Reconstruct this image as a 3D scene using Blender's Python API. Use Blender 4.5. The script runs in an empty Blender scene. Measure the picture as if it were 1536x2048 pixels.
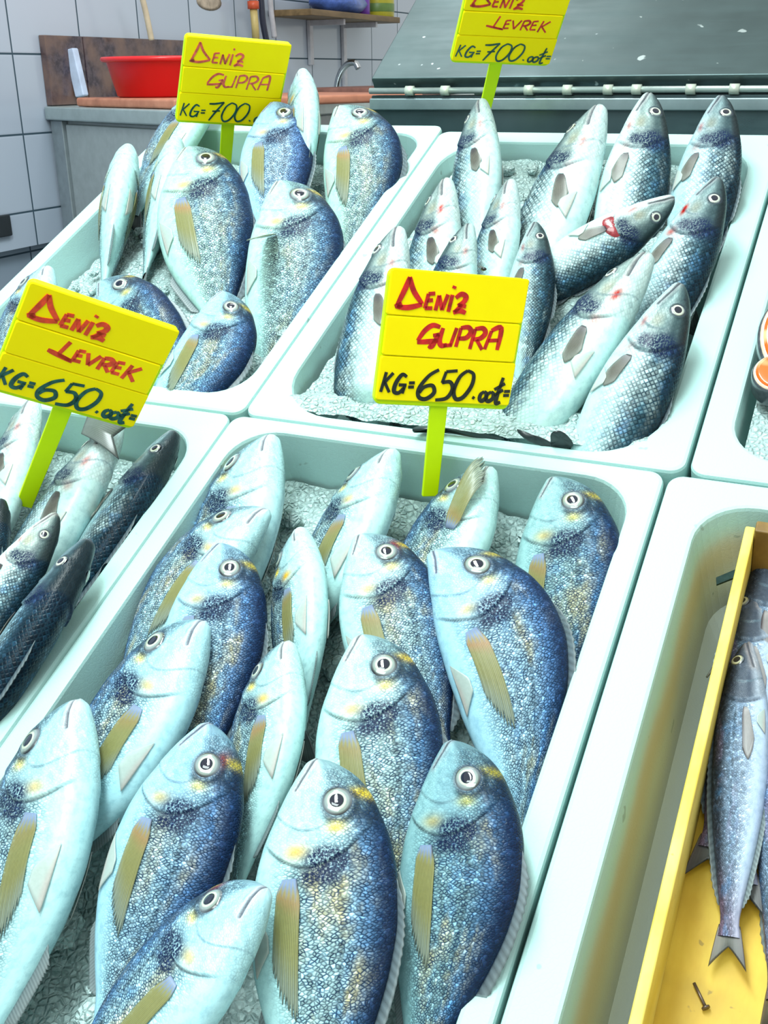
import bpy, math, random
import numpy as np
from mathutils import Matrix, Vector, noise

# ------------------------------------------------------------------ camera, light, exposure
S = bpy.context.scene
COL = S.collection
W, H, F = 1536, 2048, 2112.0            # photograph frame and focal length in pixels
CX, CY = W / 2, H / 2
HC = 0.65                               # height of the camera over the plane of the box rims
def _axes():
    d1 = np.array([2080 - CX, -1442 - CY, F]); d1 /= np.linalg.norm(d1)
    d2 = -np.array([-4135 - CX, 200 - CY, F]); d2 -= d1 * (d1 @ d2); d2 /= np.linalg.norm(d2)
    n = np.cross(d2, d1)
    if n[1] > 0: n = -n
    return np.array([d2, d1, n])
RD = _axes()                            # display axes (across, up the slope, normal) in camera axes
TILT = math.radians(24.57)
CT, ST = math.cos(TILT), math.sin(TILT)
TW = np.array([[1, 0, 0], [0, CT, -ST], [0, ST, CT]])
OFF = np.array([0, 0, 0.559])
DW = Matrix.Translation(Vector(OFF)) @ Matrix.Rotation(TILT, 4, 'X')   # display -> world
CAMD = np.array([0, 0, HC])
CAMW = TW @ CAMD + OFF
RW = TW @ RD

cam_data = bpy.data.cameras.new('camera')
cam = bpy.data.objects.new('camera', cam_data); COL.objects.link(cam)
cam_data.sensor_fit = 'HORIZONTAL'; cam_data.sensor_width = 36.0
cam_data.lens = F / W * 36.0
cam_data.clip_start = 0.02; cam_data.clip_end = 60
cr = RW @ np.array([1, 0, 0]); cu = RW @ np.array([0, -1, 0]); cb = RW @ np.array([0, 0, -1])
cam.matrix_world = Matrix(((cr[0], cu[0], cb[0], CAMW[0]), (cr[1], cu[1], cb[1], CAMW[1]),
                           (cr[2], cu[2], cb[2], CAMW[2]), (0, 0, 0, 1)))
S.camera = cam

world = bpy.data.worlds.new('shop_daylight'); S.world = world; world.use_nodes = True
bg = world.node_tree.nodes['Background']
bg.inputs[0].default_value = (0.95, 0.98, 0.92, 1); bg.inputs[1].default_value = 0.62

def area(name, loc, target, size, size_y, power, color=(1, 1, 1)):
    d = bpy.data.lights.new(name, 'AREA'); d.shape = 'RECTANGLE'; d.size = size; d.size_y = size_y
    d.energy = power; d.color = color
    o = bpy.data.objects.new(name, d); COL.objects.link(o); o.location = loc
    o.rotation_euler = (Vector(target) - Vector(loc)).to_track_quat('-Z', 'Y').to_euler()
    return o
area('ceiling_lamp', (-0.7, 0.35, 2.55), (-0.4, 0.5, 0.7), 1.5, 0.30, 44, (0.86, 1.0, 0.985))
area('ceiling_lamp', (-0.45, -0.75, 2.3), (-0.4, 0.5, 0.8), 1.2, 0.6, 17, (0.86, 1.0, 0.985))
area('ceiling_lamp', (-1.1, 1.9, 2.6), (-1.7, 2.6, 1.0), 0.8, 0.3, 9, (0.98, 0.98, 1.0))

S.view_settings.view_transform = 'Standard'
S.view_settings.look = 'None'
S.view_settings.exposure = 0.36
S.view_settings.gamma = 1.0
S.view_settings.use_curve_mapping = False

# ------------------------------------------------------------------ helpers
def ray_d(p): return RD @ np.array([p[0] - CX, p[1] - CY, F])
def at_z(p, z=0.0):                     # pixel -> display plane at height z
    q = ray_d(p); return CAMD + q * ((z - HC) / q[2])
def ray_w(p): return RW @ np.array([p[0] - CX, p[1] - CY, F])
def on_x(p, x): d = ray_w(p); return CAMW + d * (x - CAMW[0]) / d[0]
def on_y(p, y): d = ray_w(p); return CAMW + d * (y - CAMW[1]) / d[1]
def on_zw(p, z): d = ray_w(p); return CAMW + d * (z - CAMW[2]) / d[2]
def depth_d(P): return float(np.dot(P - CAMD, RD @ np.array([0, 0, 1.0])))

def tag(o, label=None, cat=None, group=None, kind=None):
    if label: o['label'] = label
    if cat: o['category'] = cat
    if group: o['group'] = group
    if kind: o['kind'] = kind
    return o

def link(name, me, mat=None, parent=None, mw=None):
    o = bpy.data.objects.new(name, me); COL.objects.link(o)
    if mat is not None:
        for m in (mat if isinstance(mat, (list, tuple)) else [mat]): me.materials.append(m)
    if parent is not None: o.parent = parent
    if mw is not None: o.matrix_world = mw
    return o

def empty(name, mw=None):
    o = bpy.data.objects.new(name, None); COL.objects.link(o); o.empty_display_size = 0.02
    if mw is not None: o.matrix_world = mw
    return o

def np_mesh(name, V, Q, smooth=True, attrs=None, uv=None):
    me = bpy.data.meshes.new(name)
    V = np.asarray(V, np.float32); Q = np.asarray(Q, np.int32)
    me.vertices.add(len(V)); me.vertices.foreach_set('co', V.ravel())
    me.loops.add(Q.size); me.loops.foreach_set('vertex_index', Q.ravel())
    me.polygons.add(len(Q))
    me.polygons.foreach_set('loop_start', np.arange(0, Q.size, 4, dtype=np.int32))
    me.polygons.foreach_set('loop_total', np.full(len(Q), 4, np.int32))
    me.update(calc_edges=True)
    me.polygons.foreach_set('use_smooth', np.full(len(Q), smooth))
    if attrs:
        for k, a in attrs.items():
            at = me.attributes.new(k, 'FLOAT_COLOR', 'POINT')
            c = np.ones((len(V), 4), np.float32); c[:, :3] = a
            at.data.foreach_set('color', c.ravel())
    if uv is not None:
        l = me.uv_layers.new(name='UVMap')
        l.data.foreach_set('uv', np.asarray(uv, np.float32)[Q.ravel()].ravel())
    me.validate()
    return me

def grid_q(nu, nv, wrap=False, flip=False):
    i, j = np.meshgrid(np.arange(nu - 1), np.arange(nv if wrap else nv - 1), indexing='ij')
    a = i * nv + j; b = i * nv + (j + 1) % nv; c = (i + 1) * nv + (j + 1) % nv; d = (i + 1) * nv + j
    q = np.stack([a, b, c, d], -1).reshape(-1, 4)
    return q[:, ::-1] if flip else q

class MB:
    """collects simple solids into one mesh"""
    def __init__(s): s.v = []; s.f = []
    def add(s, vs, fs):
        b = len(s.v); s.v += [tuple(map(float, v)) for v in vs]; s.f += [tuple(b + i for i in f) for f in fs]
    def box(s, lo, hi, M=None):
        x0, y0, z0 = lo; x1, y1, z1 = hi
        vs = [(x0,y0,z0),(x1,y0,z0),(x1,y1,z0),(x0,y1,z0),(x0,y0,z1),(x1,y0,z1),(x1,y1,z1),(x0,y1,z1)]
        if M is not None: vs = [tuple(M @ Vector(v)) for v in vs]
        s.add(vs, [(0,3,2,1),(4,5,6,7),(0,1,5,4),(1,2,6,5),(2,3,7,6),(3,0,4,7)])
    def loops(s, L, cap0=True, cap1=True):
        n = len(L[0]); b = len(s.v); fs = []
        for k in range(len(L) - 1):
            for i in range(n):
                j = (i + 1) % n
                fs.append((k*n+i, k*n+j, (k+1)*n+j, (k+1)*n+i))
        if cap0: fs.append(tuple(range(n))[::-1])
        if cap1: fs.append(tuple((len(L)-1)*n + i for i in range(n)))
        s.add([p for l in L for p in l], fs)
    def tube(s, pts, r, n=12, cap=True):
        pts = [Vector(p) for p in pts]; L = []
        rs = r if isinstance(r, (list, tuple)) else [r] * len(pts)
        up = None
        for k, p in enumerate(pts):
            t = (pts[min(k+1, len(pts)-1)] - pts[max(k-1, 0)]).normalized()
            if up is None: up = Vector((0,0,1)) if abs(t.z) < .9 else Vector((1,0,0))
            a = t.cross(up).normalized(); up = a.cross(t).normalized()
            L.append([p + (a*math.cos(2*math.pi*i/n) + up*math.sin(2*math.pi*i/n))*rs[k] for i in range(n)])
        s.loops(L, cap, cap)
    def lathe(s, prof, c, n=40, sx=1, sy=1, cap0=True, cap1=True):
        L = [[(c[0]+r*sx*math.cos(2*math.pi*i/n), c[1]+r*sy*math.sin(2*math.pi*i/n), c[2]+z) for i in range(n)] for r, z in prof]
        s.loops(L, cap0, cap1)
    def build(s, name, mat, parent=None, mw=None, smooth=False, bevel=0, seg=2):
        me = bpy.data.meshes.new(name); me.from_pydata(s.v, [], s.f); me.validate(); me.update()
        o = link(name, me, mat, parent, mw)
        if smooth:
            me.polygons.foreach_set('use_smooth', np.full(len(me.polygons), True))
        if bevel:
            b = o.modifiers.new('bevel', 'BEVEL'); b.width = bevel; b.segments = seg; b.limit_method = 'ANGLE'; b.angle_limit = 0.6
            me.polygons.foreach_set('use_smooth', np.full(len(me.polygons), True))
            o.modifiers.new('wn', 'WEIGHTED_NORMAL')
        return o

def smooth_line(P, n=8):
    P = [np.array(p, float) for p in P]
    if len(P) < 3: return P
    out = []
    for i in range(len(P) - 1):
        p0 = P[max(i-1, 0)]; p1 = P[i]; p2 = P[i+1]; p3 = P[min(i+2, len(P)-1)]
        for k in range(n):
            t = k / n
            out.append(.5*((2*p1) + (-p0+p2)*t + (2*p0-5*p1+4*p2-p3)*t*t + (-p0+3*p1-3*p2+p3)*t**3))
    out.append(P[-1]); return out

def sstep(a, b, x):
    t = np.clip((x - a) / (b - a), 0, 1); return t * t * (3 - 2 * t)

def pchip(xk, yk, x):
    xk = np.array(xk, float); yk = np.array(yk, float); h = np.diff(xk); d = np.diff(yk) / h
    m = np.zeros(len(xk)); m[0] = d[0]; m[-1] = d[-1]
    for i in range(1, len(xk) - 1):
        m[i] = 0 if d[i-1]*d[i] <= 0 else (h[i-1]+h[i])*3 / ((2*h[i]+h[i-1])/d[i-1] + (h[i]+2*h[i-1])/d[i])
    x = np.clip(x, xk[0], xk[-1]); i = np.clip(np.searchsorted(xk, x, 'right') - 1, 0, len(xk) - 2)
    t = (x - xk[i]) / h[i]
    return (2*t**3-3*t*t+1)*yk[i] + (t**3-2*t*t+t)*h[i]*m[i] + (-2*t**3+3*t*t)*yk[i+1] + (t**3-t*t)*h[i]*m[i+1]

# ------------------------------------------------------------------ materials
class NT:
    def __init__(s, name):
        s.m = bpy.data.materials.new(name); s.m.use_nodes = True
        s.t = s.m.node_tree; s.b = s.t.nodes['Principled BSDF']
    def n(s, typ, **kw):
        x = s.t.nodes.new(typ)
        for k, v in kw.items(): setattr(x, k, v)
        return x
    def l(s, a, b): s.t.links.new(a, b)
    def set(s, **kw):
        for k, v in kw.items():
            i = s.b.inputs[k.replace('_', ' ')]
            if hasattr(v, 'is_linked'): s.l(v, i)
            else: i.default_value = (*v, 1) if isinstance(v, tuple) and len(v) == 3 else v
    def inp(s, node, i, v):
        if hasattr(v, 'is_linked'): s.l(v, node.inputs[i])
        else: node.inputs[i].default_value = (*v, 1) if isinstance(v, tuple) and len(v) == 3 and node.inputs[i].type == 'RGBA' else v
    def math(s, op, a, b=0.0, c=None, clamp=False):
        x = s.n('ShaderNodeMath', operation=op, use_clamp=clamp); s.inp(x, 0, a); s.inp(x, 1, b)
        if c is not None: s.inp(x, 2, c)
        return x.outputs[0]
    def mix(s, f, a, b, bt='MIX'):
        x = s.n('ShaderNodeMix', data_type='RGBA', blend_type=bt)
        s.inp(x, 0, f); s.inp(x, 6, a); s.inp(x, 7, b); return x.outputs[2]
    def rng(s, v, a, b, c=0.0, d=1.0):
        x = s.n('ShaderNodeMapRange', clamp=True)
        for i, q in enumerate((v, a, b, c, d)): s.inp(x, i, q)
        return x.outputs[0]
    def noise(s, vec, scale, detail=3, rough=.5, out=0):
        x = s.n('ShaderNodeTexNoise'); x.inputs['Scale'].default_value = scale
        x.inputs['Detail'].default_value = detail; x.inputs['Roughness'].default_value = rough
        if vec is not None: s.l(vec, x.inputs['Vector'])
        return x.outputs[out]
    def voro(s, vec, scale, feat='F1', rnd=1.0, dim='3D', out=0):
        x = s.n('ShaderNodeTexVoronoi', feature=feat, voronoi_dimensions=dim)
        x.inputs['Scale'].default_value = scale; x.inputs['Randomness'].default_value = rnd
        if vec is not None: s.l(vec, x.inputs['Vector'])
        return x.outputs[out]
    def bump(s, h, strength=.3, dist=.002):
        x = s.n('ShaderNodeBump'); x.inputs['Strength'].default_value = strength; x.inputs['Distance'].default_value = dist
        s.l(h, x.inputs['Height']); s.l(x.outputs[0], s.b.inputs['Normal'])
    def obj(s): return s.n('ShaderNodeTexCoord').outputs['Object']
    def geo(s): return s.n('ShaderNodeNewGeometry').outputs['Position']

def plain(name, col, rough=.5, metal=0.0, var=.12, vs=30, bump=0, spec=.5, coat=0.0):
    t = NT(name); p = t.geo(); nz = t.noise(p, vs, 4, .6)
    dark = tuple(c * (1 - var) for c in col); lite = tuple(min(1, c * (1 + var)) for c in col)
    t.set(Base_Color=t.mix(t.rng(nz, .3, .7), dark, lite), Roughness=rough, Metallic=metal, Specular_IOR_Level=spec, Coat_Weight=coat)
    if bump: t.bump(nz, bump, .001)
    return t.m

def mat_foam(grey_inside=False):
    t = NT('stained_polystyrene' if grey_inside else 'white_polystyrene'); p = t.geo()
    v = t.voro(p, 260, 'DISTANCE_TO_EDGE'); nz = t.noise(p, 9, 4, .6)
    stain = t.rng(nz, .60, .78, 0, .35)
    c = t.mix(stain, (.405, .635, .612), (.43, .60, .50))
    if grey_inside:                           # grey below the rim, brownish tide mark on the inner wall
        so = t.n('ShaderNodeSeparateXYZ'); t.l(t.obj(), so.inputs[0]); zz = t.math('MULTIPLY_ADD', t.noise(p, 14, 3), .022, so.outputs[2])
        c = t.mix(t.rng(zz, -.004, -.022, 0, 1), c, (.47, .53, .49))
        c = t.mix(t.math('MULTIPLY', t.rng(zz, -.012, -.026), t.rng(zz, -.052, -.034)), c, (.47, .455, .345))
    sp = t.rng(t.noise(p, 55, 2), .735, .76, 0, .55)
    c = t.mix(sp, c, (.20, .28, .25))
    t.set(Base_Color=c, Roughness=.55, Specular_IOR_Level=.35, Subsurface_Weight=0.0)
    t.bump(t.rng(v, 0, .12), .12, .0006); return t.m

def mat_ice():
    t = NT('crushed_ice'); p = t.geo()
    v = t.voro(p, 190, 'DISTANCE_TO_EDGE'); nz = t.noise(p, 130, 5, .65)
    h = t.math('ADD', t.rng(v, 0, .25), nz)
    c = t.mix(t.rng(nz, .35, .65), (.40, .56, .555), (.66, .86, .845))
    t.set(Base_Color=c, Roughness=.18, Specular_IOR_Level=.6, Transmission_Weight=.12, IOR=1.31)
    t.bump(h, .8, .003); return t.m

def mat_fish(name, pitch, line_amt, rnd, tan, dark, distort=.010, spec=.5, asp=1.2):
    """colour zones come from the mesh; the scales and the sheen are procedural"""
    t = NT(name)
    col = t.n('ShaderNodeAttribute', attribute_name='col').outputs['Color']
    mk = t.n('ShaderNodeAttribute', attribute_name='msk').outputs['Color']
    sep = t.n('ShaderNodeSeparateColor'); t.l(mk, sep.inputs[0]); m_s, m_p, m_b = sep.outputs
    uv = t.n('ShaderNodeUVMap', uv_map='UVMap').outputs[0]
    oi = t.n('ShaderNodeObjectInfo').outputs['Random']
    dn = t.n('ShaderNodeTexNoise'); dn.inputs['Scale'].default_value = 30; dn.inputs['Detail'].default_value = 2; t.l(uv, dn.inputs['Vector'])
    vm = t.n('ShaderNodeVectorMath', operation='MULTIPLY_ADD'); t.l(dn.outputs['Color'], vm.inputs[0])
    vm.inputs[1].default_value = (distort,) * 3; t.l(uv, vm.inputs[2])
    mp = t.n('ShaderNodeMapping'); mp.inputs['Rotation'].default_value = (0, 0, math.radians(45))
    mp.inputs['Scale'].default_value = (1 / pitch * 1.25, 1 / pitch, 1)
    mp2 = t.n('ShaderNodeMapping'); mp2.inputs['Scale'].default_value = (.85, 1.15, 1)
    t.l(vm.outputs[0], mp2.inputs[0]); t.l(mp2.outputs[0], mp.inputs[0])
    mp.inputs['Scale'].default_value = (1 / pitch, 1 / pitch, 1)
    mp2.inputs['Scale'].default_value = (1.0, 1 / asp, 1)
    edge = t.rng(t.voro(mp.outputs[0], 1, 'DISTANCE_TO_EDGE', rnd, '2D'), .04, .30)
    cell = t.voro(mp.outputs[0], 1, 'F1', rnd, '2D', out=1)
    csep = t.n('ShaderNodeSeparateColor'); t.l(cell, csep.inputs[0])
    # drifting patches of tan and blue sheen over the flank
    ofs = t.n('ShaderNodeVectorMath', operation='ADD'); t.l(uv, ofs.inputs[0])
    cv = t.n('ShaderNodeCombineXYZ'); t.l(t.math('MULTIPLY', oi, 37.0), cv.inputs[0]); t.l(t.math('MULTIPLY', oi, 11.0), cv.inputs[1]); t.l(cv.outputs[0], ofs.inputs[1])
    stretch = t.n('ShaderNodeMapping'); stretch.inputs['Scale'].default_value = (.7, 1.5, 1); t.l(ofs.outputs[0], stretch.inputs[0])
    big = t.noise(stretch.outputs[0], 7, 3, .6); big2 = t.noise(ofs.outputs[0], 13, 3, .6)
    fine = t.noise(uv, 210, 3, .75); med = t.noise(ofs.outputs[0], 38, 4, .65)
    c = t.mix(t.math('MULTIPLY', t.rng(big, .50, .68), t.math('MULTIPLY', m_p, .8)), col, tan)
    c = t.mix(t.math('MULTIPLY', t.rng(big2, .52, .72), t.math('MULTIPLY', m_p, .6)), c, (.07, .24, .50))
    lines = t.math('MULTIPLY', t.math('SUBTRACT', 1.0, edge), t.math('MULTIPLY', m_s, line_amt))
    lines = t.math('MULTIPLY', lines, t.rng(t.noise(uv, 45, 2), .25, .6, .35, 1.0), clamp=True)
    c = t.mix(lines, c, dark)
    lum = t.math('MULTIPLY_ADD', t.math('SUBTRACT', csep.outputs[0], .5), t.math('MULTIPLY', m_s, .7), 1.0)  # brightness differs per scale, sparkle painted into the colour
    c = t.mix(1.0, c, lum, 'MULTIPLY')
    bl = t.math('MULTIPLY', m_b, t.rng(t.noise(uv, 150, 3, .7), .36, .52), clamp=True)
    c = t.mix(bl, c, (.008, .018, .055))
    c = t.mix(t.rng(med, .46, .66, 0, .42), c, t.mix(1.0, c, (.42, .52, .58), 'MULTIPLY'))
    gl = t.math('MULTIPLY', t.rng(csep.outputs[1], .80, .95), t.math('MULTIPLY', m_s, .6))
    c = t.mix(gl, c, t.mix(1.0, c, (2.6, 2.6, 2.6), 'MULTIPLY'))  # brightest scale cells are glints painted into the skin colour
    bw = t.n('ShaderNodeRGBToBW'); t.l(c, bw.inputs[0]); lumc = bw.outputs[0]
    t.set(Base_Color=c, Roughness=t.rng(fine, .3, .7, .22, .40), Specular_IOR_Level=t.math('MULTIPLY_ADD', lumc, .55, .10), Coat_Weight=.04, Coat_Roughness=.06)
    h = t.math('ADD', t.math('MULTIPLY', edge, m_s), t.math('MULTIPLY', fine, .25))
    t.bump(h, .35, .0012); return t.m

def mat_attr(name, rough=.35, alpha=1.0, coat=0.0, spec=.5):
    t = NT(name); a = t.n('ShaderNodeAttribute', attribute_name='col').outputs['Color']
    nz = t.noise(t.geo(), 350, 3, .6)
    t.set(Base_Color=t.mix(t.rng(nz, .3, .7, 0, .25), a, t.mix(1.0, a, (.6, .62, .6), 'MULTIPLY')), Roughness=rough, Alpha=alpha, Coat_Weight=coat, Coat_Roughness=.03, Specular_IOR_Level=spec)
    return t.m

def mat_steel(name, col, rough=.32):
    t = NT(name); p = t.geo()
    mp = t.n('ShaderNodeMapping'); mp.inputs['Scale'].default_value = (1.2, 8, 8); t.l(p, mp.inputs[0])
    nz = t.noise(mp.outputs[0], 6, 5, .65); sm = t.noise(p, 5, 4, .6)
    c = t.mix(t.rng(sm, .35, .7), tuple(q * .8 for q in col), tuple(q * 1.2 for q in col))
    spots = t.rng(t.noise(p, 48, 2), .72, .75, 0, .5)
    c = t.mix(spots, c, (.75, .85, .85))
    t.set(Base_Color=c, Metallic=.75, Roughness=t.rng(nz, .3, .7, rough - .08, rough + .1))
    t.bump(nz, .05, .001); return t.m

def mat_tile(name, tw, th, oy, oz, c1, c2, grout, lw=.0032):
    """tiles on the wall that runs along Y: tile width tw in Y and height th in Z"""
    t = NT(name); sp = t.n('ShaderNodeSeparateXYZ'); t.l(t.geo(), sp.inputs[0])
    def cell(o, off, w):
        a = t.math('DIVIDE', t.math('SUBTRACT', o, off), w)
        f = t.math('FRACT', a); d = t.math('MULTIPLY', t.math('MINIMUM', f, t.math('SUBTRACT', 1.0, f)), w)
        return d, t.math('FLOOR', a)
    dy, iy = cell(sp.outputs[1], oy, tw); dz, iz = cell(sp.outputs[2], oz, th)
    d = t.math('MINIMUM', dy, dz); g = t.rng(d, lw * .6, lw)
    cv = t.n('ShaderNodeCombineXYZ'); t.l(iy, cv.inputs[0]); t.l(iz, cv.inputs[1])
    wn = t.n('ShaderNodeTexWhiteNoise'); t.l(cv.outputs[0], wn.inputs[0])
    c = t.mix(wn.outputs[0], c1, c2); c = t.mix(g, grout, c)
    t.set(Base_Color=c, Roughness=t.rng(g, 0, 1, .8, .16)); t.bump(t.rng(d, 0, .006), .3, .002); return t.m

def mat_wood(name, c1, c2, axis_scale, rough=.55, spots=.0):
    t = NT(name); mp = t.n('ShaderNodeMapping'); mp.inputs['Scale'].default_value = axis_scale; t.l(t.obj(), mp.inputs[0])
    nz = t.noise(mp.outputs[0], 10, 5, .6); big = t.noise(t.obj(), 14, 3, .6)
    c = t.mix(t.rng(nz, .35, .68), c1, c2)
    c = t.mix(t.rng(big, .52, .75, 0, .5), c, tuple(q * .55 for q in c1))
    if spots: c = t.mix(t.rng(t.noise(t.obj(), 120, 2), .70, .74, 0, spots), c, (.12, .08, .02))
    t.set(Base_Color=c, Roughness=rough); t.bump(nz, .25, .001); return t.m

FOAM, ICE = mat_foam(), mat_ice()
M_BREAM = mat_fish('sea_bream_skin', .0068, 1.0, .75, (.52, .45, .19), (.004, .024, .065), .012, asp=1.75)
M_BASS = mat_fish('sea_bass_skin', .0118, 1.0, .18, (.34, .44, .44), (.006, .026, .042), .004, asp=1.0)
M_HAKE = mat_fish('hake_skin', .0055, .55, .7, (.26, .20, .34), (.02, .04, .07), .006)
M_FIN = mat_attr('fish_fin', .35, .68)
M_EYE = mat_attr('fish_iris', .12, 1, .8)
M_PUPIL = plain('fish_pupil', (.004, .008, .022), .05, coat=1.0)
M_RED = plain('raw_red_gill', (.22, .012, .02), .18, var=.5, vs=180, bump=.5, coat=.6)
M_YEL = plain('yellow_card', (1.0, .80, .0), .6, var=.02, spec=.12)
M_LIME = plain('lime_plastic', (.56, .82, .0), .45, var=.04, spec=.2)
M_INKR = plain('red_marker', (.52, .008, .008), .35, var=.45, vs=120)
M_INKK = plain('black_marker', (.004, .012, .012), .3, var=.5, vs=120)
M_INKG = plain('worn_green_black_marker', (.012, .075, .06), .3, var=.6, vs=160)
M_STEEL = mat_steel('dull_stainless', (.070, .112, .125))
M_STEEL2 = mat_steel('dark_stainless', (.072, .108, .112), .42)
M_ALU = plain('grey_counter_panel', (.36, .41, .42), .5, metal=.2, var=.08, vs=40)
M_ALUE = plain('counter_edge_metal', (.42, .50, .50), .35, metal=.5, var=.08)
M_CHROME = plain('chrome', (.55, .58, .62), .15, metal=1.0, var=.05)

# ------------------------------------------------------------------ fish
SP = {}
SP['bream'] = dict(
    u=[0, .012, .03, .06, .10, .15, .22, .30, .38, .48, .58, .68, .76, .82, .86],
    hd=[0, .036, .066, .101, .130, .152, .176, .187, .186, .168, .135, .092, .056, .042, .046],
    hv=[0, .026, .042, .064, .088, .112, .142, .160, .166, .158, .132, .090, .054, .040, .044],
    T=[0, .020, .032, .046, .059, .068, .075, .079, .079, .072, .058, .040, .024, .014, .008],
    eye=(.125, .060, .0365), op=(.272, -.005, .135, .080), pre=(.190, -.01, .10, .065),
    mouth=((.0, -.004), (.042, -.022), (.088, -.048)), sc0=.285,
    pect=(.298, -.050, .29, .058, -3, 6), pelv=(.355, .15), dors=(.29, .74, .030), anal=(.56, .74, .028), tail=(.17, .16, .45),
    k=(.352, .158))
SP['bass'] = dict(
    u=[0, .010, .03, .06, .10, .16, .23, .31, .40, .50, .60, .70, .78, .84, .87],
    hd=[0, .016, .030, .046, .062, .080, .098, .110, .113, .106, .088, .062, .044, .037, .040],
    hv=[0, .018, .032, .046, .060, .076, .094, .108, .115, .110, .090, .062, .043, .036, .040],
    T=[0, .016, .026, .036, .046, .055, .062, .067, .068, .064, .052, .037, .025, .015, .009],
    eye=(.105, .030, .0205), op=(.258, -.006, .085, .060), pre=(.182, -.006, .07, .050),
    mouth=((.0, -.004), (.045, -.014), (.100, -.032)), sc0=.262,
    pect=(.284, -.036, .115, .026, 6, 30), pelv=(.33, .09), dors=(.33, .74, .020), anal=(.62, .74, .022), tail=(.14, .11, .35),
    k=(.228, .134))
SP['hake'] = dict(
    u=[0, .010, .03, .06, .10, .16, .23, .31, .40, .50, .60, .70, .78, .84, .88],
    hd=[0, .012, .022, .034, .044, .056, .066, .072, .072, .068, .058, .044, .032, .024, .028],
    hv=[0, .014, .024, .036, .048, .062, .074, .080, .080, .074, .062, .046, .032, .024, .028],
    T=[0, .012, .022, .032, .042, .050, .056, .058, .057, .052, .043, .031, .021, .013, .008],
    eye=(.085, .016, .0205), op=(.228, -.006, .07, .045), pre=(.165, -.006, .05, .035),
    mouth=((.0, -.002), (.045, -.014), (.105, -.032)), sc0=.23,
    pect=(.25, -.018, .16, .018, 2, 14), pelv=(.24, .08), dors=(.30, .80, .018), anal=(.48, .80, .018), tail=(.11, .048, .50),
    k=(.152, .116))
SEXP = .90

def body_z(sp, u, x):
    hd = pchip(sp['u'], sp['hd'], u); hv = pchip(sp['u'], sp['hv'], u); T = pchip(sp['u'], sp['T'], u)
    s = np.clip(np.where(x >= 0, x / np.maximum(hd, 1e-5), x / np.maximum(hv, 1e-5)), -.985, .985)
    c = np.abs(s) ** (1 / SEXP)
    return T * np.power(np.maximum(1 - c * c, 0), .5 * .92)

def mixc(a, b, t): return a + (np.array(b) - a) * t[..., None]

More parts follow.
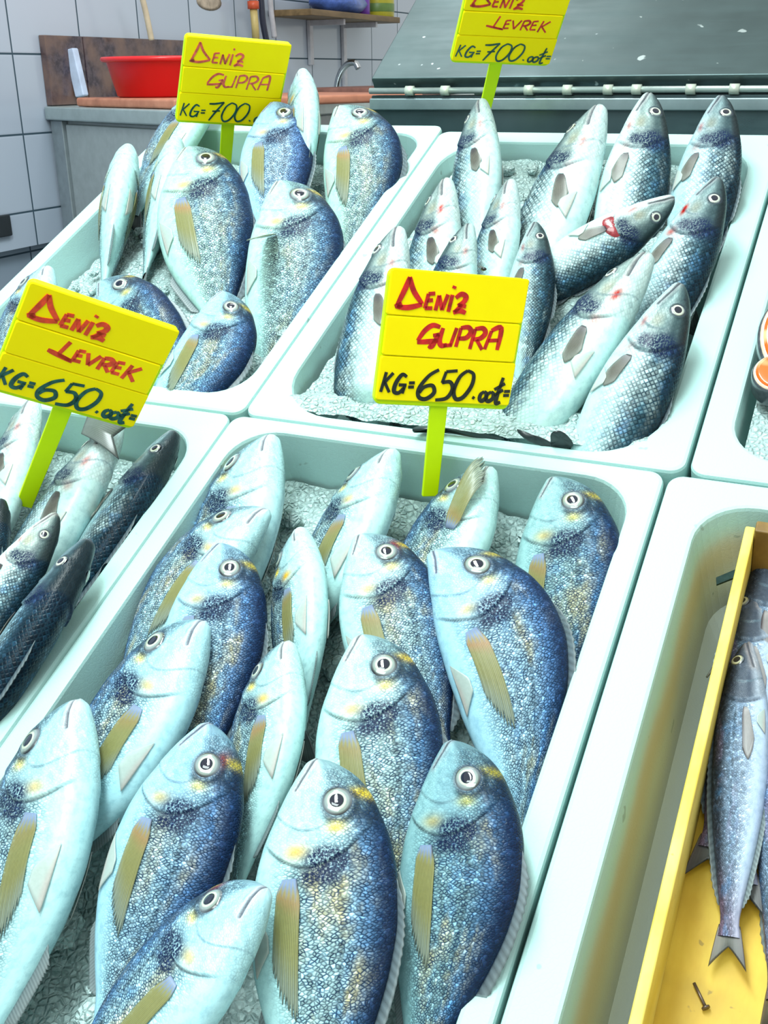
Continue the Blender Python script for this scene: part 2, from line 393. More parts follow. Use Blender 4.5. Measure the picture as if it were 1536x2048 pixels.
def fish_colour(kind, sp, u, s, x, rs, tone):
    n = u.shape
    g = lambda uu, xx, su, sx: np.exp(-((u - uu) / su) ** 2 - ((x - xx) / sx) ** 2)
    col = np.zeros(n + (3,)); msk = np.zeros(n + (3,))
    o_u, o_x, o_r, o_d = sp['op']
    uop = o_u - o_d * ((x - o_x) / o_r) ** 2
    head = sstep(.012, -.012, u - uop)
    if kind == 'bream':
        col[:] = (.33, .51, .55)
        col = mixc(col, (.46, .76, .79), sstep(.02, -.50, s))
        col = mixc(col, (.055, .16, .36), sstep(.30, .74, s) * .85)
        col = mixc(col, (.012, .032, .085), sstep(.72, .96, s))
        # head: silvery cheek, teal forehead, navy nape
        hc = np.zeros(n + (3,)); hc[:] = (.38, .62, .68)
        hc = mixc(hc, (.46, .75, .78), sstep(-.05, -.5, s))
        e = sp['eye']
        hc = mixc(hc, (.15, .26, .30), sstep(.10, .42, s) * sstep(e[0] + .045, e[0] - .01, u) * .80)
        hc = mixc(hc, (.05, .12, .24), sstep(.42, .70, s) * sstep(e[0] - .01, e[0] + .05, u) * .85)
        hc = mixc(hc, (.018, .034, .060), sstep(.74, .95, s) * sstep(.03, .10, u))
        col = col + (hc - col) * head[..., None]
        band = np.exp(-((u - e[0] + .022) / .014) ** 2) * sstep(.60, .80, s)
        col = mixc(col, (.62, .46, .04), band * .9 * tone['yellow'])
        col = mixc(col, (.014, .024, .045), np.exp(-((u - e[0] - .032) / .024) ** 2) * sstep(.55, .78, s) * .9)
        col = mixc(col, (.020, .026, .035), np.exp(-((np.hypot(u - e[0] - .006, (x - e[1] - .006)) - e[2] * 1.12) / (e[2] * .28)) ** 2) * sstep(-.02, .03, (u - e[0]) + (x - e[1])) * .85)  # dark skin round the eye, orbit shadow painted in with it
        col = mixc(col, (.86, .72, .16), g(e[0] + .062, e[1] + .000, .013, .024) * .9 * tone['yellow'])
        col = mixc(col, (.74, .50, .10), g(.238, -.036, .020, .032) * .75 * tone['yellow'])
        msk[..., 2] = np.maximum(g(.262, .040, .032, .050) * 2.2, g(.296, .022, .020, .046) * 1.8)
        msk[..., 2] = np.maximum(msk[..., 2], sstep(.62, .90, s) * sstep(.15, .24, u) * .75)
        lat = .40 + .0 * u
    elif kind == 'bass':
        col[:] = (.40, .55, .56)
        col = mixc(col, (.54, .78, .77), sstep(.10, -.35, s))
        col = mixc(col, (.045, .11, .145), sstep(.06, .50, s) * .94)
        col = mixc(col, (.008, .020, .032), sstep(.50, .85, s))
        hc = np.zeros(n + (3,)); hc[:] = (.28, .38, .37)
        hc = mixc(hc, (.56, .72, .71), sstep(-.25, -.6, s))
        hc = mixc(hc, (.05, .085, .09), sstep(.12, .55, s) * .92)
        hc = mixc(hc, (.022, .032, .034), sstep(.60, .92, s))
        hc = mixc(hc, (.30, .26, .16), g(.155, -.010, .030, .020) * .6)
        col = col + (hc - col) * head[..., None]
        msk[..., 2] = np.maximum(g(.226, .036, .032, .034) * 2.4, g(.226, -.004, .024, .034) * 1.7)
        col = mixc(col, (.50, .11, .09), g(.165, -.046, .024, .010) * .8 * tone['red'])
        col = mixc(col, (.55, .14, .11), g(.258, -.050, .018, .018) * .5 * tone['red'])
        lat = .26 + .0 * u
    else:
        col[:] = (.17, .25, .36)
        col = mixc(col, (.46, .58, .74), sstep(.0, -.6, s))
        col = mixc(col, (.035, .042, .06), sstep(.15, .7, s))
        hc = np.zeros(n + (3,)); hc[:] = (.075, .095, .13)
        hc = mixc(hc, (.38, .44, .52), sstep(-.35, -.8, s))
        hc = mixc(hc, (.022, .025, .035), sstep(.05, .6, s))
        col = col + (hc - col) * head[..., None]
        col = mixc(col, (.24, .13, .20), sstep(.66, .86, u) * .5)
        lat = .12 + .0 * u
    # gill edge, cheek edge, mouth line, lateral line
    col = mixc(col, (.025, .030, .045), np.exp(-((u - uop - .004) / .0035) ** 2) * sstep(.95, .6, np.abs(s)) * .75)
    p_u, p_x, p_r, p_d = sp['pre']
    up = p_u - p_d * ((x - p_x) / p_r) ** 2
    col = mixc(col, (.16, .25, .31), np.exp(-((u - up) / .0028) ** 2) * sstep(.5, -.1, s) * .55)
    m = sp['mouth']; d = np.full(n, 9.0)
    for (a, b) in ((m[0], m[1]), (m[1], m[2])):
        ax, ay, bx, by = a[0], a[1], b[0], b[1]
        tt = np.clip(((u - ax) * (bx - ax) + (x - ay) * (by - ay)) / ((bx - ax) ** 2 + (by - ay) ** 2), 0, 1)
        d = np.minimum(d, np.hypot(u - ax - tt * (bx - ax), x - ay - tt * (by - ay)))
    lip = np.exp(-(d / .011) ** 2)
    col = mixc(col, (.56, .47, .50) if kind == 'bream' else (.40, .36, .36), lip * .65)
    col = mixc(col, (.06, .07, .09), np.exp(-(d / .0032) ** 2) * .95)
    col = mixc(col, (.05, .08, .10), np.exp(-((d - .015) / .0026) ** 2) * sstep(.02, .05, u) * sstep(-.03, .01, x + .0) * .55)
    col = mixc(col, (.03, .04, .05), g(sp['eye'][0] - .045, sp['eye'][1] * 1.05, .005, .0045) * .9)     # nostril
    if tone.get('blood'):
        e = sp['eye']; col = mixc(col, (.30, .01, .02), g(e[0] - .022, e[1] + .030, .026, .014) * .95)
    ll = np.exp(-((s - lat) / (.034 if kind == 'bream' else .028)) ** 2) * sstep(sp['sc0'], sp['sc0'] + .03, u)
    col = mixc(col, (.03, .05, .06), ll * (.85 if kind == 'bream' else .85) * (.62 + .38 * np.sign(np.sin(u * 400))))
    sc = sstep(-.004, .02, u - uop)
    msk[..., 0] = sc * sstep(-.80, -.15, s) + (1 - sc) * (.18 + .55 * sstep(.05, .5, s)) * sstep(.02, .05, u)
    if kind == 'bass': msk[..., 0] = sc * (.30 + .70 * sstep(-.3, .35, s)) * sstep(-.75, -.35, s) + (1 - sc) * .2
    msk[..., 1] = sc * sstep(-.45, .1, s) * sstep(1.0, .6, s) * tone['patch']
    col = col * tone['mul'] * .92
    return np.clip(col, 0, 1), np.clip(msk, 0, 1), d

def fin_mesh(name, P, C, thick, parent, mat=None):
    nu, nv = P.shape[:2]
    me = np_mesh(name, P.reshape(-1, 3), grid_q(nu, nv), True, {'col': C.reshape(-1, 3)})
    o = link(name, me, mat or M_FIN, parent)
    sm = o.modifiers.new('thickness', 'SOLIDIFY'); sm.thickness = thick; sm.offset = 0
    return o

def make_fish(name, kind, L, mw, seed, res=1.0, tone=None, bend=(0, 0, 0), raised=0.0, wound=False, vis=1, dive=None):
    sp = SP[kind]; rs = np.random.RandomState(seed)
    tn = dict(yellow=1.0, red=1.0, patch=1.0, mul=1.0, blood=False); tn.update(tone or {})
    ue = sp['u'][-1]
    def warp(P):                        # P in units of L: (x dorsal, u, z flank) -> local metres
        x, u, z = P[..., 0], P[..., 1], P[..., 2]; q = u - .30
        if dive:                        # the tail end is bent down into the ice
            h = np.maximum(u - dive, 0); k = h * h / (h + .05); z = z - vis * k * .50; u = np.minimum(u, dive) + (h - k) + k * .30
            q = u - .30
        dx = bend[0] * q * np.abs(q) + (bend[2] if len(bend) > 2 else 0) * q * q; dz = bend[1] * q * np.abs(q)
        return np.stack([(x + dx) * L, -u * L, (z + dz) * L], -1)
    nu, nv = int(165 * res), int(150 * res)
    tt = np.linspace(0, 1, nu); u1 = ue * (.45 * tt + .55 * tt ** 1.7)
    u1[1:4] = u1[4] * np.array([.06, .25, .56])
    ph = np.linspace(0, 2 * np.pi, nv, endpoint=False)
    u, p = np.meshgrid(u1, ph, indexing='ij'); c, sn = np.cos(p), np.sin(p)
    hd = pchip(sp['u'], sp['hd'], u); hv = pchip(sp['u'], sp['hv'], u); T = pchip(sp['u'], sp['T'], u)
    s = np.sign(c) * np.abs(c) ** SEXP
    x = np.where(s >= 0, s * hd, s * hv)
    z = np.sign(sn) * T * np.abs(sn) ** .92
    x = x - .010 * np.exp(-u / .03)
    col, msk, dm = fish_colour(kind, sp, u, s, x, rs, tn)
    # raised gill plate, cheek, lips, eye socket
    o_u, o_x, o_r, o_d = sp['op']; dd = (o_u - o_d * ((x - o_x) / o_r) ** 2) - u
    wgt = sstep(.0, .35, np.abs(sn))
    disp = np.where(dd > 0, .0060 * np.exp(-dd / .05), -.0010 * np.exp(dd / .012)) * sstep(.95, .7, np.abs(s))
    p_u, p_x, p_r, p_d = sp['pre']; d2 = (p_u - p_d * ((x - p_x) / p_r) ** 2) - u
    disp += np.where(d2 > 0, .0028 * np.exp(-d2 / .03), 0) * sstep(.5, -.1, s)
    disp += .0040 * np.exp(-(dm / .016) ** 2) - .0060 * np.exp(-(dm / .0034) ** 2)
    e_u, e_x, e_r = sp['eye']; de = np.hypot(u - e_u, x - e_x)
    disp += .0035 * np.exp(-((de - e_r * 1.12) / (e_r * .22)) ** 2) - .006 * sstep(e_r, e_r * .6, de)
    col = mixc(col, (.05, .06, .08), np.exp(-((de - e_r * 1.02) / (e_r * .13)) ** 2) * .7)
    disp += (noise_arr(u * 26 + seed, s * 4) - .5) * .0018
    z = z + np.sign(sn) * disp * wgt
    V = warp(np.stack([x, u, z], -1))
    arc = np.cumsum(np.hypot(np.diff(x, axis=1, append=x[:, :1]), np.diff(z, axis=1, append=z[:, :1])), axis=1)
    mid = np.interp(.30, u1, np.arange(nu)); arc0 = arc[int(mid)][None, :] * np.ones_like(u)
    arcv = .75 * arc0 + .25 * arc
    UV = np.stack([u, arcv], -1).reshape(-1, 2)
    me = np_mesh(name, V.reshape(-1, 3), grid_q(nu, nv, True), True, {'col': col.reshape(-1, 3), 'msk': msk.reshape(-1, 3)}, UV)
    mat = {'bream': M_BREAM, 'bass': M_BASS, 'hake': M_HAKE}[kind]
    root = link(name, me, mat, None, mw)
    # eyes
    for sd in (1, -1):
        zc = float(body_z(sp, np.array(e_u), np.array(e_x)))
        du = float(body_z(sp, np.array(e_u + .02), np.array(e_x)) - body_z(sp, np.array(e_u - .02), np.array(e_x))) / .04
        dx = float(body_z(sp, np.array(e_u), np.array(e_x + .012)) - body_z(sp, np.array(e_u), np.array(e_x - .012))) / .024
        n = np.array([-dx, -du, 1.0]); n /= np.linalg.norm(n)
        a = np.cross(n, [0, 1, 0]); a /= np.linalg.norm(a); b = np.cross(n, a)
        def dome(rmax, hgt, base, nr, colf, nm, mt, par):
            rr = np.linspace(0.001, 1, nr); th = np.linspace(0, 2*np.pi, 36, endpoint=False)
            R_, T_ = np.meshgrid(rr, th, indexing='ij')
            hh = base + hgt * .72 * np.sqrt(np.maximum(1 - R_ ** 2 * .96, 0))
            P = np.array([e_x, e_u, zc]) + a * (R_ * rmax * np.cos(T_))[..., None] + b * (R_ * rmax * np.sin(T_))[..., None] + n * hh[..., None]
            P[..., 2] *= sd
            cc = colf(R_, T_)
            m_ = np_mesh(nm, warp(P).reshape(-1, 3), grid_q(nr, 36, True, sd > 0), True, {'col': cc.reshape(-1, 3)})
            return link(nm, m_, mt, par)
        def iris(R_, T_):
            cc = np.zeros(R_.shape + (3,)); cc[:] = (.28, .35, .30)
            if kind == 'bass': cc[:] = (.60, .66, .52)
            if kind == 'hake': cc[:] = (.62, .60, .36)
            cc = mixc(cc, (.74, .76, .58), np.exp(-((R_ - .57) / .05) ** 2))
            cc = mixc(cc, (.20, .26, .26), np.exp(-((R_ - .72) / .05) ** 2) * (.75 if kind == 'bream' else .3))
            cc = mixc(cc, (.02, .025, .03), sstep(.76, .90, R_))
            cc = mixc(cc, (.25, .30, .34), (.5 + .5 * np.sin(T_ * 2 + seed)) * sstep(.5, .7, R_) * .5)
            return cc
        ey = dome(e_r, e_r * .42, -e_r * .06, 14, iris, 'eye', M_EYE, root)
        dome(e_r * (.52 if kind == 'bream' else .58), e_r * .16, e_r * .16, 6, lambda R_, T_: np.zeros(R_.shape + (3,)), 'pupil', M_PUPIL, ey)
    # pectoral fins
    pu, px, pl, pw, a0, a1 = sp['pect']
    for sd in (1, -1):
        K, Rn = 31, 16
        k, r = np.meshgrid(np.linspace(0, 1, K), np.linspace(0, 1, Rn), indexing='ij')
        ang = np.radians(a0 + (a1 - a0) * k) + math.radians(rs.uniform(-4, 4))
        ln = pl * (1 - .38 * k ** 1.4) * (1 - .07 * np.sin(k * 60) - .05 * rs.rand(K)[:, None]) if kind == 'bream' else pl * (1 - .35 * np.abs(k - .35) ** 1.2 * 2)
        rz = raised if sd == vis else 0
        uu = pu + ln * r * np.cos(ang) * math.cos(rz); xx = px + pw * (.5 - k) * (.60 + .40 * np.minimum(1, r * 6)) * (1 - .45 * r) - ln * r * np.sin(ang)
        zz = body_z(sp, uu, xx) + .0035 + .010 * r * (1 - r) + ln * r * math.sin(rz) + .0010 * np.sin(k * K * math.pi) * r
        zz = np.maximum(zz, .0)
        P = warp(np.stack([xx, uu, zz * sd], -1))
        cc = np.zeros(k.shape + (3,))
        if kind == 'bream':
            cc[:] = (.36, .36, .13); cc = mixc(cc, (.34, .42, .34), sstep(.55, 1, r))
            cc = mixc(cc, (.62, .30, .14), np.exp(-((r - .20) / .08) ** 2) * rs.uniform(.0, .7) * tn.get('fin', 1.0))
            cc = mixc(cc, (.24, .33, .52), sstep(.15, .05, r + .04 * np.sin(k * 31)))
            cc = mixc(cc, (.02, .02, .06), np.exp(-(k / .07) ** 2) * np.exp(-((r - .05) / .06) ** 2))
        elif kind == 'bass':
            cc[:] = (.17, .16, .13); cc = mixc(cc, (.05, .04, .05), sstep(.45, .0, r)); cc = mixc(cc, (.32, .34, .30), sstep(.6, 1, r))
        else:
            cc[:] = (.42, .40, .40); cc = mixc(cc, (.06, .04, .05), sstep(.35, 0, k))
        cc = cc * (1 - .55 * (np.arange(K) % 2)[:, None] * sstep(.05, .2, r))[..., None]
        fin_mesh('pectoral_fin', P, cc, .0007, root)
    # pelvic fins
    vu, vl = sp['pelv']
    for sd in (1, -1):
        k, r = np.meshgrid(np.linspace(0, 1, 11), np.linspace(0, 1, 10), indexing='ij')
        uu = vu + vl * r * (1 - .35 * k); hvv = pchip(sp['u'], sp['hv'], uu)
        sg = -.88 + .26 * k * np.minimum(1, r * 1.6)
        xx = sg * hvv * (1 - 0 * r); zz = body_z(sp, uu, xx) + .004 + .004 * r
        cc = np.zeros(k.shape + (3,)); cc[:] = (.50, .60, .56)
        cc = mixc(cc, (.55, .48, .44), np.exp(-((k - .1) / .18) ** 2) * .7) * (1 - .2 * (np.sin(k * 60) > 0))[..., None]
        fin_mesh('pelvic_fin', warp(np.stack([xx, uu, zz * sd], -1)), cc, .0006, root)
    # dorsal and anal fins, half folded against the back
    for nm, (f0, f1, fh), top in (('dorsal_fin', sp['dors'], 1), ('anal_fin', sp['anal'], -1)):
        n_ = 46; k, r = np.meshgrid(np.linspace(0, 1, n_), np.linspace(0, 1, 5), indexing='ij')
        hh = fh * np.minimum(1, np.minimum(k / .10, (1 - k) / .18 + .25)) * (.72 + .28 * np.abs(np.sin(k * n_ * .5 * math.pi)))
        if kind == 'bass' and top > 0: hh = hh * (1 - .9 * np.exp(-((k - .48) / .05) ** 2))
        uu = f0 + (f1 - f0) * k + r * hh * .9
        ub = f0 + (f1 - f0) * k
        hb = pchip(sp['u'], sp['hd'] if top > 0 else sp['hv'], ub)
        xx = top * (hb * .985 + r * hh * .75); zz = r * hh * .35 * rs.choice([-1, 1])
        cc = np.zeros(k.shape + (3,)); cc[:] = (.10, .15, .19) if top > 0 else (.22, .28, .30)
        cc = mixc(cc, (.35, .42, .42), r * .5) * (1 - .4 * (np.sin(k * n_ * math.pi) > 0))[..., None]
        fin_mesh(nm, warp(np.stack([xx, uu, zz], -1)), cc, .0007, root)
    # tail fin
    tl, tsd, fork = sp['tail']
    k, r = np.meshgrid(np.linspace(-1, 1, 33), np.linspace(0, 1, 10), indexing='ij')
    ln = tl * ((1 - fork) + fork * np.abs(k) ** 1.2)
    uu = ue - .03 + ln * r; hb = float(pchip(sp['u'], sp['hd'], np.array([ue]))[0])
    xx = k * (hb * .95 + (tsd - hb) * r ** .9 * np.abs(k) ** .15); zz = .0015 * np.sin(k * 33 * math.pi) * r
    cc = np.zeros(k.shape + (3,)); cc[:] = (.16, .19, .20) if kind != 'hake' else (.07, .06, .07)
    cc = mixc(cc, (.30, .33, .30) if kind != 'hake' else (.10, .12, .11), sstep(0, .6, r) * (1 - np.abs(k))); cc = mixc(cc, (.02, .03, .04), sstep(.55, 1, r) * .8)
    cc = cc * (1 - .35 * (np.sin(k * 40) > 0))[..., None]
    fin_mesh('tail_fin', warp(np.stack([xx, uu, zz], -1)), cc, .0008, root)
    if wound:
        k, r = np.meshgrid(np.linspace(0, 1, 16), np.linspace(0, 2*np.pi, 24), indexing='ij')
        uu = .262 + .034 * k * np.cos(r); xx = -.030 + .050 * k * np.sin(r)
        zz = body_z(sp, uu, xx) + .006 * (1 - k ** 2) - .0005
        me2 = np_mesh('open_gill', warp(np.stack([xx, uu, zz * vis], -1)).reshape(-1, 3), grid_q(16, 24), True)
        o2 = link('open_gill', me2, M_RED, root); o2['label'] = 'dark red open gill'
    return root

def noise_arr(a, b):
    return .5 + .25 * (np.sin(a * 1.7 + 1.3 * np.sin(b * 2.1)) + np.sin(b * 3.3 + 1.1 * np.sin(a * .9)))

def place_fish(name, kind, snout, axis, width, dorsal, roll, pitch, label, z0=.02, zb=None, seed=0, group=None, Lfix=None, cat='fish', **kw):
    """snout and axis: where the mouth and the mid-body stand in the photograph; z0 height of the mouth over the rims"""
    tp = math.tan(math.radians(pitch))
    if zb is None:
        P0 = at_z(snout, z0); q = ray_d(axis); lo, hi = .15, 3.0
        f = lambda t: (P0[2] - (CAMD + q * t)[2]) - tp * np.hypot(*((CAMD + q * t)[:2] - P0[:2]))
        ts = np.linspace(.7, 1.3, 4001) * ((z0 - HC) / q[2])
        vals = [abs(f(t)) for t in ts]
        # keep the solution that lies below the mouth and towards the viewer
        best = min((v, t) for v, t in zip(vals, ts) if t >= (z0 - HC) / q[2] * .999)[1]
        Q = CAMD + q * best
    else:
        Q = at_z(axis, zb); q = ray_d(snout)
        f = lambda t: ((CAMD + q * t)[2] - Q[2]) - tp * np.hypot(*((CAMD + q * t)[:2] - Q[:2]))
        t0 = (zb - HC) / q[2]; ts = np.linspace(.55, 1.0, 4001) * t0
        best = min((abs(f(t)), t) for t in ts)[1]; P0 = CAMD + q * best
    yv = P0 - Q; yv /= np.linalg.norm(yv)
    kh, kt = SP[kind]['k']; r = math.radians(roll)
    k = math.hypot(kh * math.cos(r), kt * math.sin(r))
    L = Lfix or width * depth_d(Q) / F / k
    nrm = np.array([0, -.25, 1.0]); xv = np.cross(yv, nrm); xv /= np.linalg.norm(xv); zv = np.cross(xv, yv)
    a = r
    if dorsal == 'R': X = xv * math.cos(a) - zv * math.sin(a)
    else: X = -xv * math.cos(a) - zv * math.sin(a)
    Z = np.cross(X, yv)
    M = Matrix(((X[0], yv[0], Z[0], P0[0]), (X[1], yv[1], Z[1], P0[1]), (X[2], yv[2], Z[2], P0[2]), (0, 0, 0, 1)))
    o = make_fish(name, kind, L, DW @ M, seed, vis=1 if dorsal == 'R' else -1, **kw)
    tag(o, label, cat, group)
    print('FISH %-12s %s L=%.3f z0=%.3f zaxis=%.3f ztail=%.3f | %s' % (name, snout, L, P0[2], Q[2], P0[2] - yv[2] * L, label[:40]))
    return o

# ------------------------------------------------------------------ shop behind the stall
WX = -2.15                              # tiled wall to the left of the stall
def wall_pt(p, x=WX): return on_x(p, x)
fl = MB(); fl.box((-2.4, -2.2, -.05), (2.2, 6.2, 0))
tag(fl.build('floor', plain('grey_floor', (.16, .17, .18), .4, vs=6)), kind='structure')
wl = MB(); wl.box((WX - .25, -2.2, .72), (WX, 6.2, 2.9))
tag(wl.build('wall_left', mat_tile('white_wall_tile', .277, .200, 2.0735, 1.212, (.42, .485, .59), (.48, .54, .645), (.035, .07, .10))), kind='structure')
wl = MB(); wl.box((WX - .25, -2.2, 0), (WX - .03, 6.2, .72))
tag(wl.build('trim_1', mat_tile('lower_wall_tile', .14, .10, 2.0735, .70, (.26, .32, .40), (.32, .38, .46), (.03, .06, .09))), kind='structure')

pw = wall_pt((2, 452)); b = MB(); b.box((WX, pw[1] - .03, pw[2] - .028), (WX + .012, pw[1] + .028, pw[2] + .028))
tag(b.build('wall_socket', plain('dark_socket', (.02, .025, .03), .4), bevel=.004), 'dark square socket low on the white tiled wall', 'socket')

# granite upstand behind the counter
g0 = wall_pt((72, 70)); YC = 2.18
t = NT('dark_granite'); nz = t.noise(t.geo(), 60, 5, .7); b2 = t.noise(t.geo(), 9, 3)
t.set(Base_Color=t.mix(t.rng(b2, .45, .62), t.mix(t.rng(nz, .4, .6), (.030, .022, .035), (.085, .065, .085)), (.16, .10, .085)), Roughness=.14)
b = MB(); b.box((WX + .001, YC, 1.082), (WX + .022, 2.335, g0[2])); b.box((WX + .001, 2.339, 1.082), (WX + .022, 3.29, g0[2]))
tag(b.build('granite_upstand', t.m, bevel=.002), 'speckled dark brown granite upstand on the tiles behind the red tub', 'backsplash')

# counter seen from its end
ct = empty('counter', Matrix.Translation((-1.85, YC, 0)))
def part(mb, name, mat, par, **k):
    o = mb.build(name, mat, None, None, **k); o.parent = par; o.matrix_parent_inverse = par.matrix_world.inverted(); return o
CXR, YN, ZW = -1.52, 1.90, 1.080        # front edge of the counter, where its oblique end meets it, worktop height
bpy.context.view_layer.update()
EA = math.atan2(YN - YC, CXR - WX); EM = Matrix.Translation((WX, YC, 0)) @ Matrix.Rotation(EA, 4, 'Z'); EL = math.hypot(YN - YC, CXR - WX)
def slab(o, z0, z1):
    P = [(WX + .002, YC + .0 - o), (CXR + o * .6, YN - o), (CXR + o * .6, 4.5), (WX + .002, 4.5)]
    m = MB(); m.loops([[(x, y, z0) for x, y in P], [(x, y, z1) for x, y in P]]); return m
part(slab(-.022, 0, ZW - .036), 'cabinet', M_ALU, ct, bevel=.004)
b = MB(); b.box((.005, .002, .0), (.075, .020, ZW - .036), EM); part(b, 'corner_post', plain('grey_post', (.28, .33, .36), .45, metal=.3), ct, bevel=.003)
b = MB(); b.box((.088, .006, .06), (EL - .03, .020, ZW - .045), EM); part(b, 'end_panel', M_ALU, ct, bevel=.004)
part(slab(.015, ZW - .035, ZW), 'worktop', M_ALUE, ct, bevel=.005)
tag(ct, 'grey metal counter along the tiled wall under the red tub', 'counter')

# things on the counter
b = MB(); b.box((0, 0, 0), (.50, .80, .022))
tag(b.build('chopping_board', mat_wood('orange_board', (.46, .17, .10), (.62, .26, .16), (2, .4, 2)), mw=EM @ Matrix.Translation((.155, .012, ZW + .001)), bevel=.006), 'brown wooden board under the red plastic tub', 'board')
b = MB(); b.box((0, 0, 0), (.40, .60, .030))
tb = (-1.93, 0)
tag(b.build('chopping_board', mat_wood('brown_block', (.20, .08, .06), (.30, .13, .10), (2, .4, 2)), mw=Matrix.Translation((tb[0], 3.16, ZW + .001)), bevel=.006), 'dark brown wooden block on the counter beside the tap', 'board')
tc = on_y((334, 180), 2.20); RT = .160
tub = empty('washing_up_tub', Matrix.Translation((tc[0], 2.20, ZW + .0235)))
M_TUB = plain('red_plastic', (.68, .004, .006), .35, var=.06, vs=8)
b = MB(); b.lathe([(RT*.76, 0), (RT*.80, .004), (RT*.93, .086), (RT*.945, .088), (RT*.90, .088), (RT*.76, .010), (RT*.72, .006)], (0, 0, 0), 56)
o = b.build('bowl', M_TUB, tub, smooth=True)
b = MB(); b.lathe([(RT*.92, .083), (RT*1.00, .085), (RT*1.02, .090), (RT*1.00, .096), (RT*.92, .095), (RT*.915, .088)], (0, 0, 0), 56)
b.build('rim', plain('red_rim', (.80, .02, .025), .3, var=.05), tub, smooth=True)
tag(tub, 'round red plastic tub standing on the brown board', 'tub')

sl = on_y((172, 190), 2.30)
b = MB(); b.box((-.02, -.012, 0), (.012, .012, .125))
tag(b.build('white_scraper', plain('pale_blue_plastic', (.52, .62, .82), .4), mw=Matrix.Translation((sl[0] + .006, 2.28, ZW + .0235)) @ Matrix.Rotation(-.16, 4, 'Y'), bevel=.004), 'narrow pale blue slab leaning beside the red tub', 'scraper')
b = MB(); b.box((-.014, -.02, 0), (.014, .02, .135))
sl = on_y((147, 200), 2.34)
tag(b.build('sharpening_block', plain('dark_blue_block', (.03, .05, .09), .5), mw=Matrix.Translation((sl[0], 2.34, ZW + .001)), bevel=.003), 'dark slab upright at the left end of the brown board', 'block')

hs = [on_x(p, WX + .10) for p in [(270, -60), (283, -10), (291, 22), (297, 50), (303, 80)]]
b = MB(); b.tube(smooth_line(hs, 5), .0085)
tag(b.build('hose', plain('beige_rubber', (.58, .50, .36), .5), smooth=True), 'beige rubber hose hanging above the red tub', 'hose')
tp = empty('wall_tap', Matrix.Translation(tuple(on_x((508, 20), WX + .06)))); bpy.context.view_layer.update()
b = MB(); b.tube([on_x(p, WX + .06) for p in [(506, 2), (507, 18)]], .020); part(b, 'collar', plain('orange_red_collar', (.62, .09, .03), .4), tp, smooth=True)
b = MB(); b.tube([on_x(p, WX + .06) for p in [(507, 18), (510, 50), (512, 82)]], .013); part(b, 'pipe', plain('tan_pipe', (.55, .42, .16), .45), tp, smooth=True)
b = MB(); b.tube([on_x(p, WX + .06) for p in [(505, -60), (506, 2)]], .013); part(b, 'upper_pipe', plain('grey_pipe', (.35, .36, .40), .4), tp, smooth=True)
tag(tp, 'tan pipe with an orange collar above the left price sign', 'pipe')
b = MB(); b.tube(smooth_line([on_x(p, WX + .06) for p in [(520, -40), (523, 10), (526, 45), (533, 82)]], 5), .011)
tag(b.build('hose', plain('black_rubber', (.02, .025, .05), .4), smooth=True), 'black hose hanging just right of the tan pipe', 'hose')
b = MB(); b.tube(smooth_line([on_x(p, WX + .05) for p in [(538, -40), (541, 10), (545, 45), (549, 75)]], 5), .010)
tag(b.build('hose', plain('pale_rubber', (.50, .48, .52), .4), smooth=True), 'pale grey hose hanging right of the black hose', 'hose')
pp = wall_pt((418, 4)); b = MB(); b.lathe([(.001, 0), (.05, .001), (.075, 0)], (0, 0, 0), 20, 1.0, .35)
tag(b.build('plaster_patch', plain('cream_plaster', (.46, .38, .30), .8, var=.3), mw=Matrix.Translation((WX + .001, pp[1], pp[2])) @ Matrix.Rotation(math.pi/2, 4, 'Y') @ Matrix.Rotation(math.pi/2, 4, 'Z'), smooth=True), 'cream filler patch on the tiles above the counter', 'patch')

# gooseneck tap
YT = 3.75
tpts = [on_y(p, YT) for p in [(673, 180), (676, 160), (684, 140), (697, 127), (710, 126), (717, 137)]]
base = tpts[0]
tap = empty('gooseneck_tap', Matrix.Translation((base[0], YT, ZW))); bpy.context.view_layer.update()
b = MB(); b.tube([(base[0], YT, ZW), (base[0], YT, base[2])], .018); part(b, 'tap_base', M_CHROME, tap, smooth=True)
b = MB(); b.tube(smooth_line(tpts, 6), .012); part(b, 'spout', M_CHROME, tap, smooth=True)
tag(tap, 'curved chrome gooseneck tap standing at the wall below the shelf', 'tap')

# shelf on the wall
s0, s1 = on_x((618, 22), WX + .17), on_x((796, 30), WX + .17)
shelf = empty('wall_shelf', Matrix.Translation((WX, s0[1], s0[2]))); bpy.context.view_layer.update()
b = MB(); b.box((WX + .002, s0[1], s0[2] - .014), (WX + .18, s1[1], s0[2] + .008)); part(b, 'shelf_board', mat_wood('shelf_wood', (.14, .09, .04), (.26, .17, .08), (3, .5, 3)), shelf, bevel=.003)
M_BRK = plain('white_bracket', (.52, .52, .58), .45)
for px, py in ((629, 130), (696, 190)):
    q = on_x((px, 40), WX + .03); e = on_x((px, py), WX + .03)
    b = MB(); b.box((WX + .002, q[1] - .014, e[2]), (WX + .016, q[1] + .014, s0[2] - .014)); b.box((WX + .002, q[1] - .008, s0[2] - .035), (WX + .16, q[1] + .008, s0[2] - .014)); part(b, 'bracket', M_BRK, shelf, bevel=.002)
tag(shelf, 'brown wooden wall shelf on two white brackets', 'shelf')
q0 = on_x((650, 10), WX + .10)
b = MB(); L_ = []
for k in range(7):
    w = .05 + .055 * math.sin((k + .6) / 7 * math.pi)
    L_.append([(w * .8 * math.cos(a) * (1 + .12 * math.sin(3 * a + k)), 1.7 * w * math.sin(a) * (1 + .1 * math.sin(4 * a - k)), k * .013) for a in np.linspace(0, 2*math.pi, 24, endpoint=False)])
b.loops(L_)
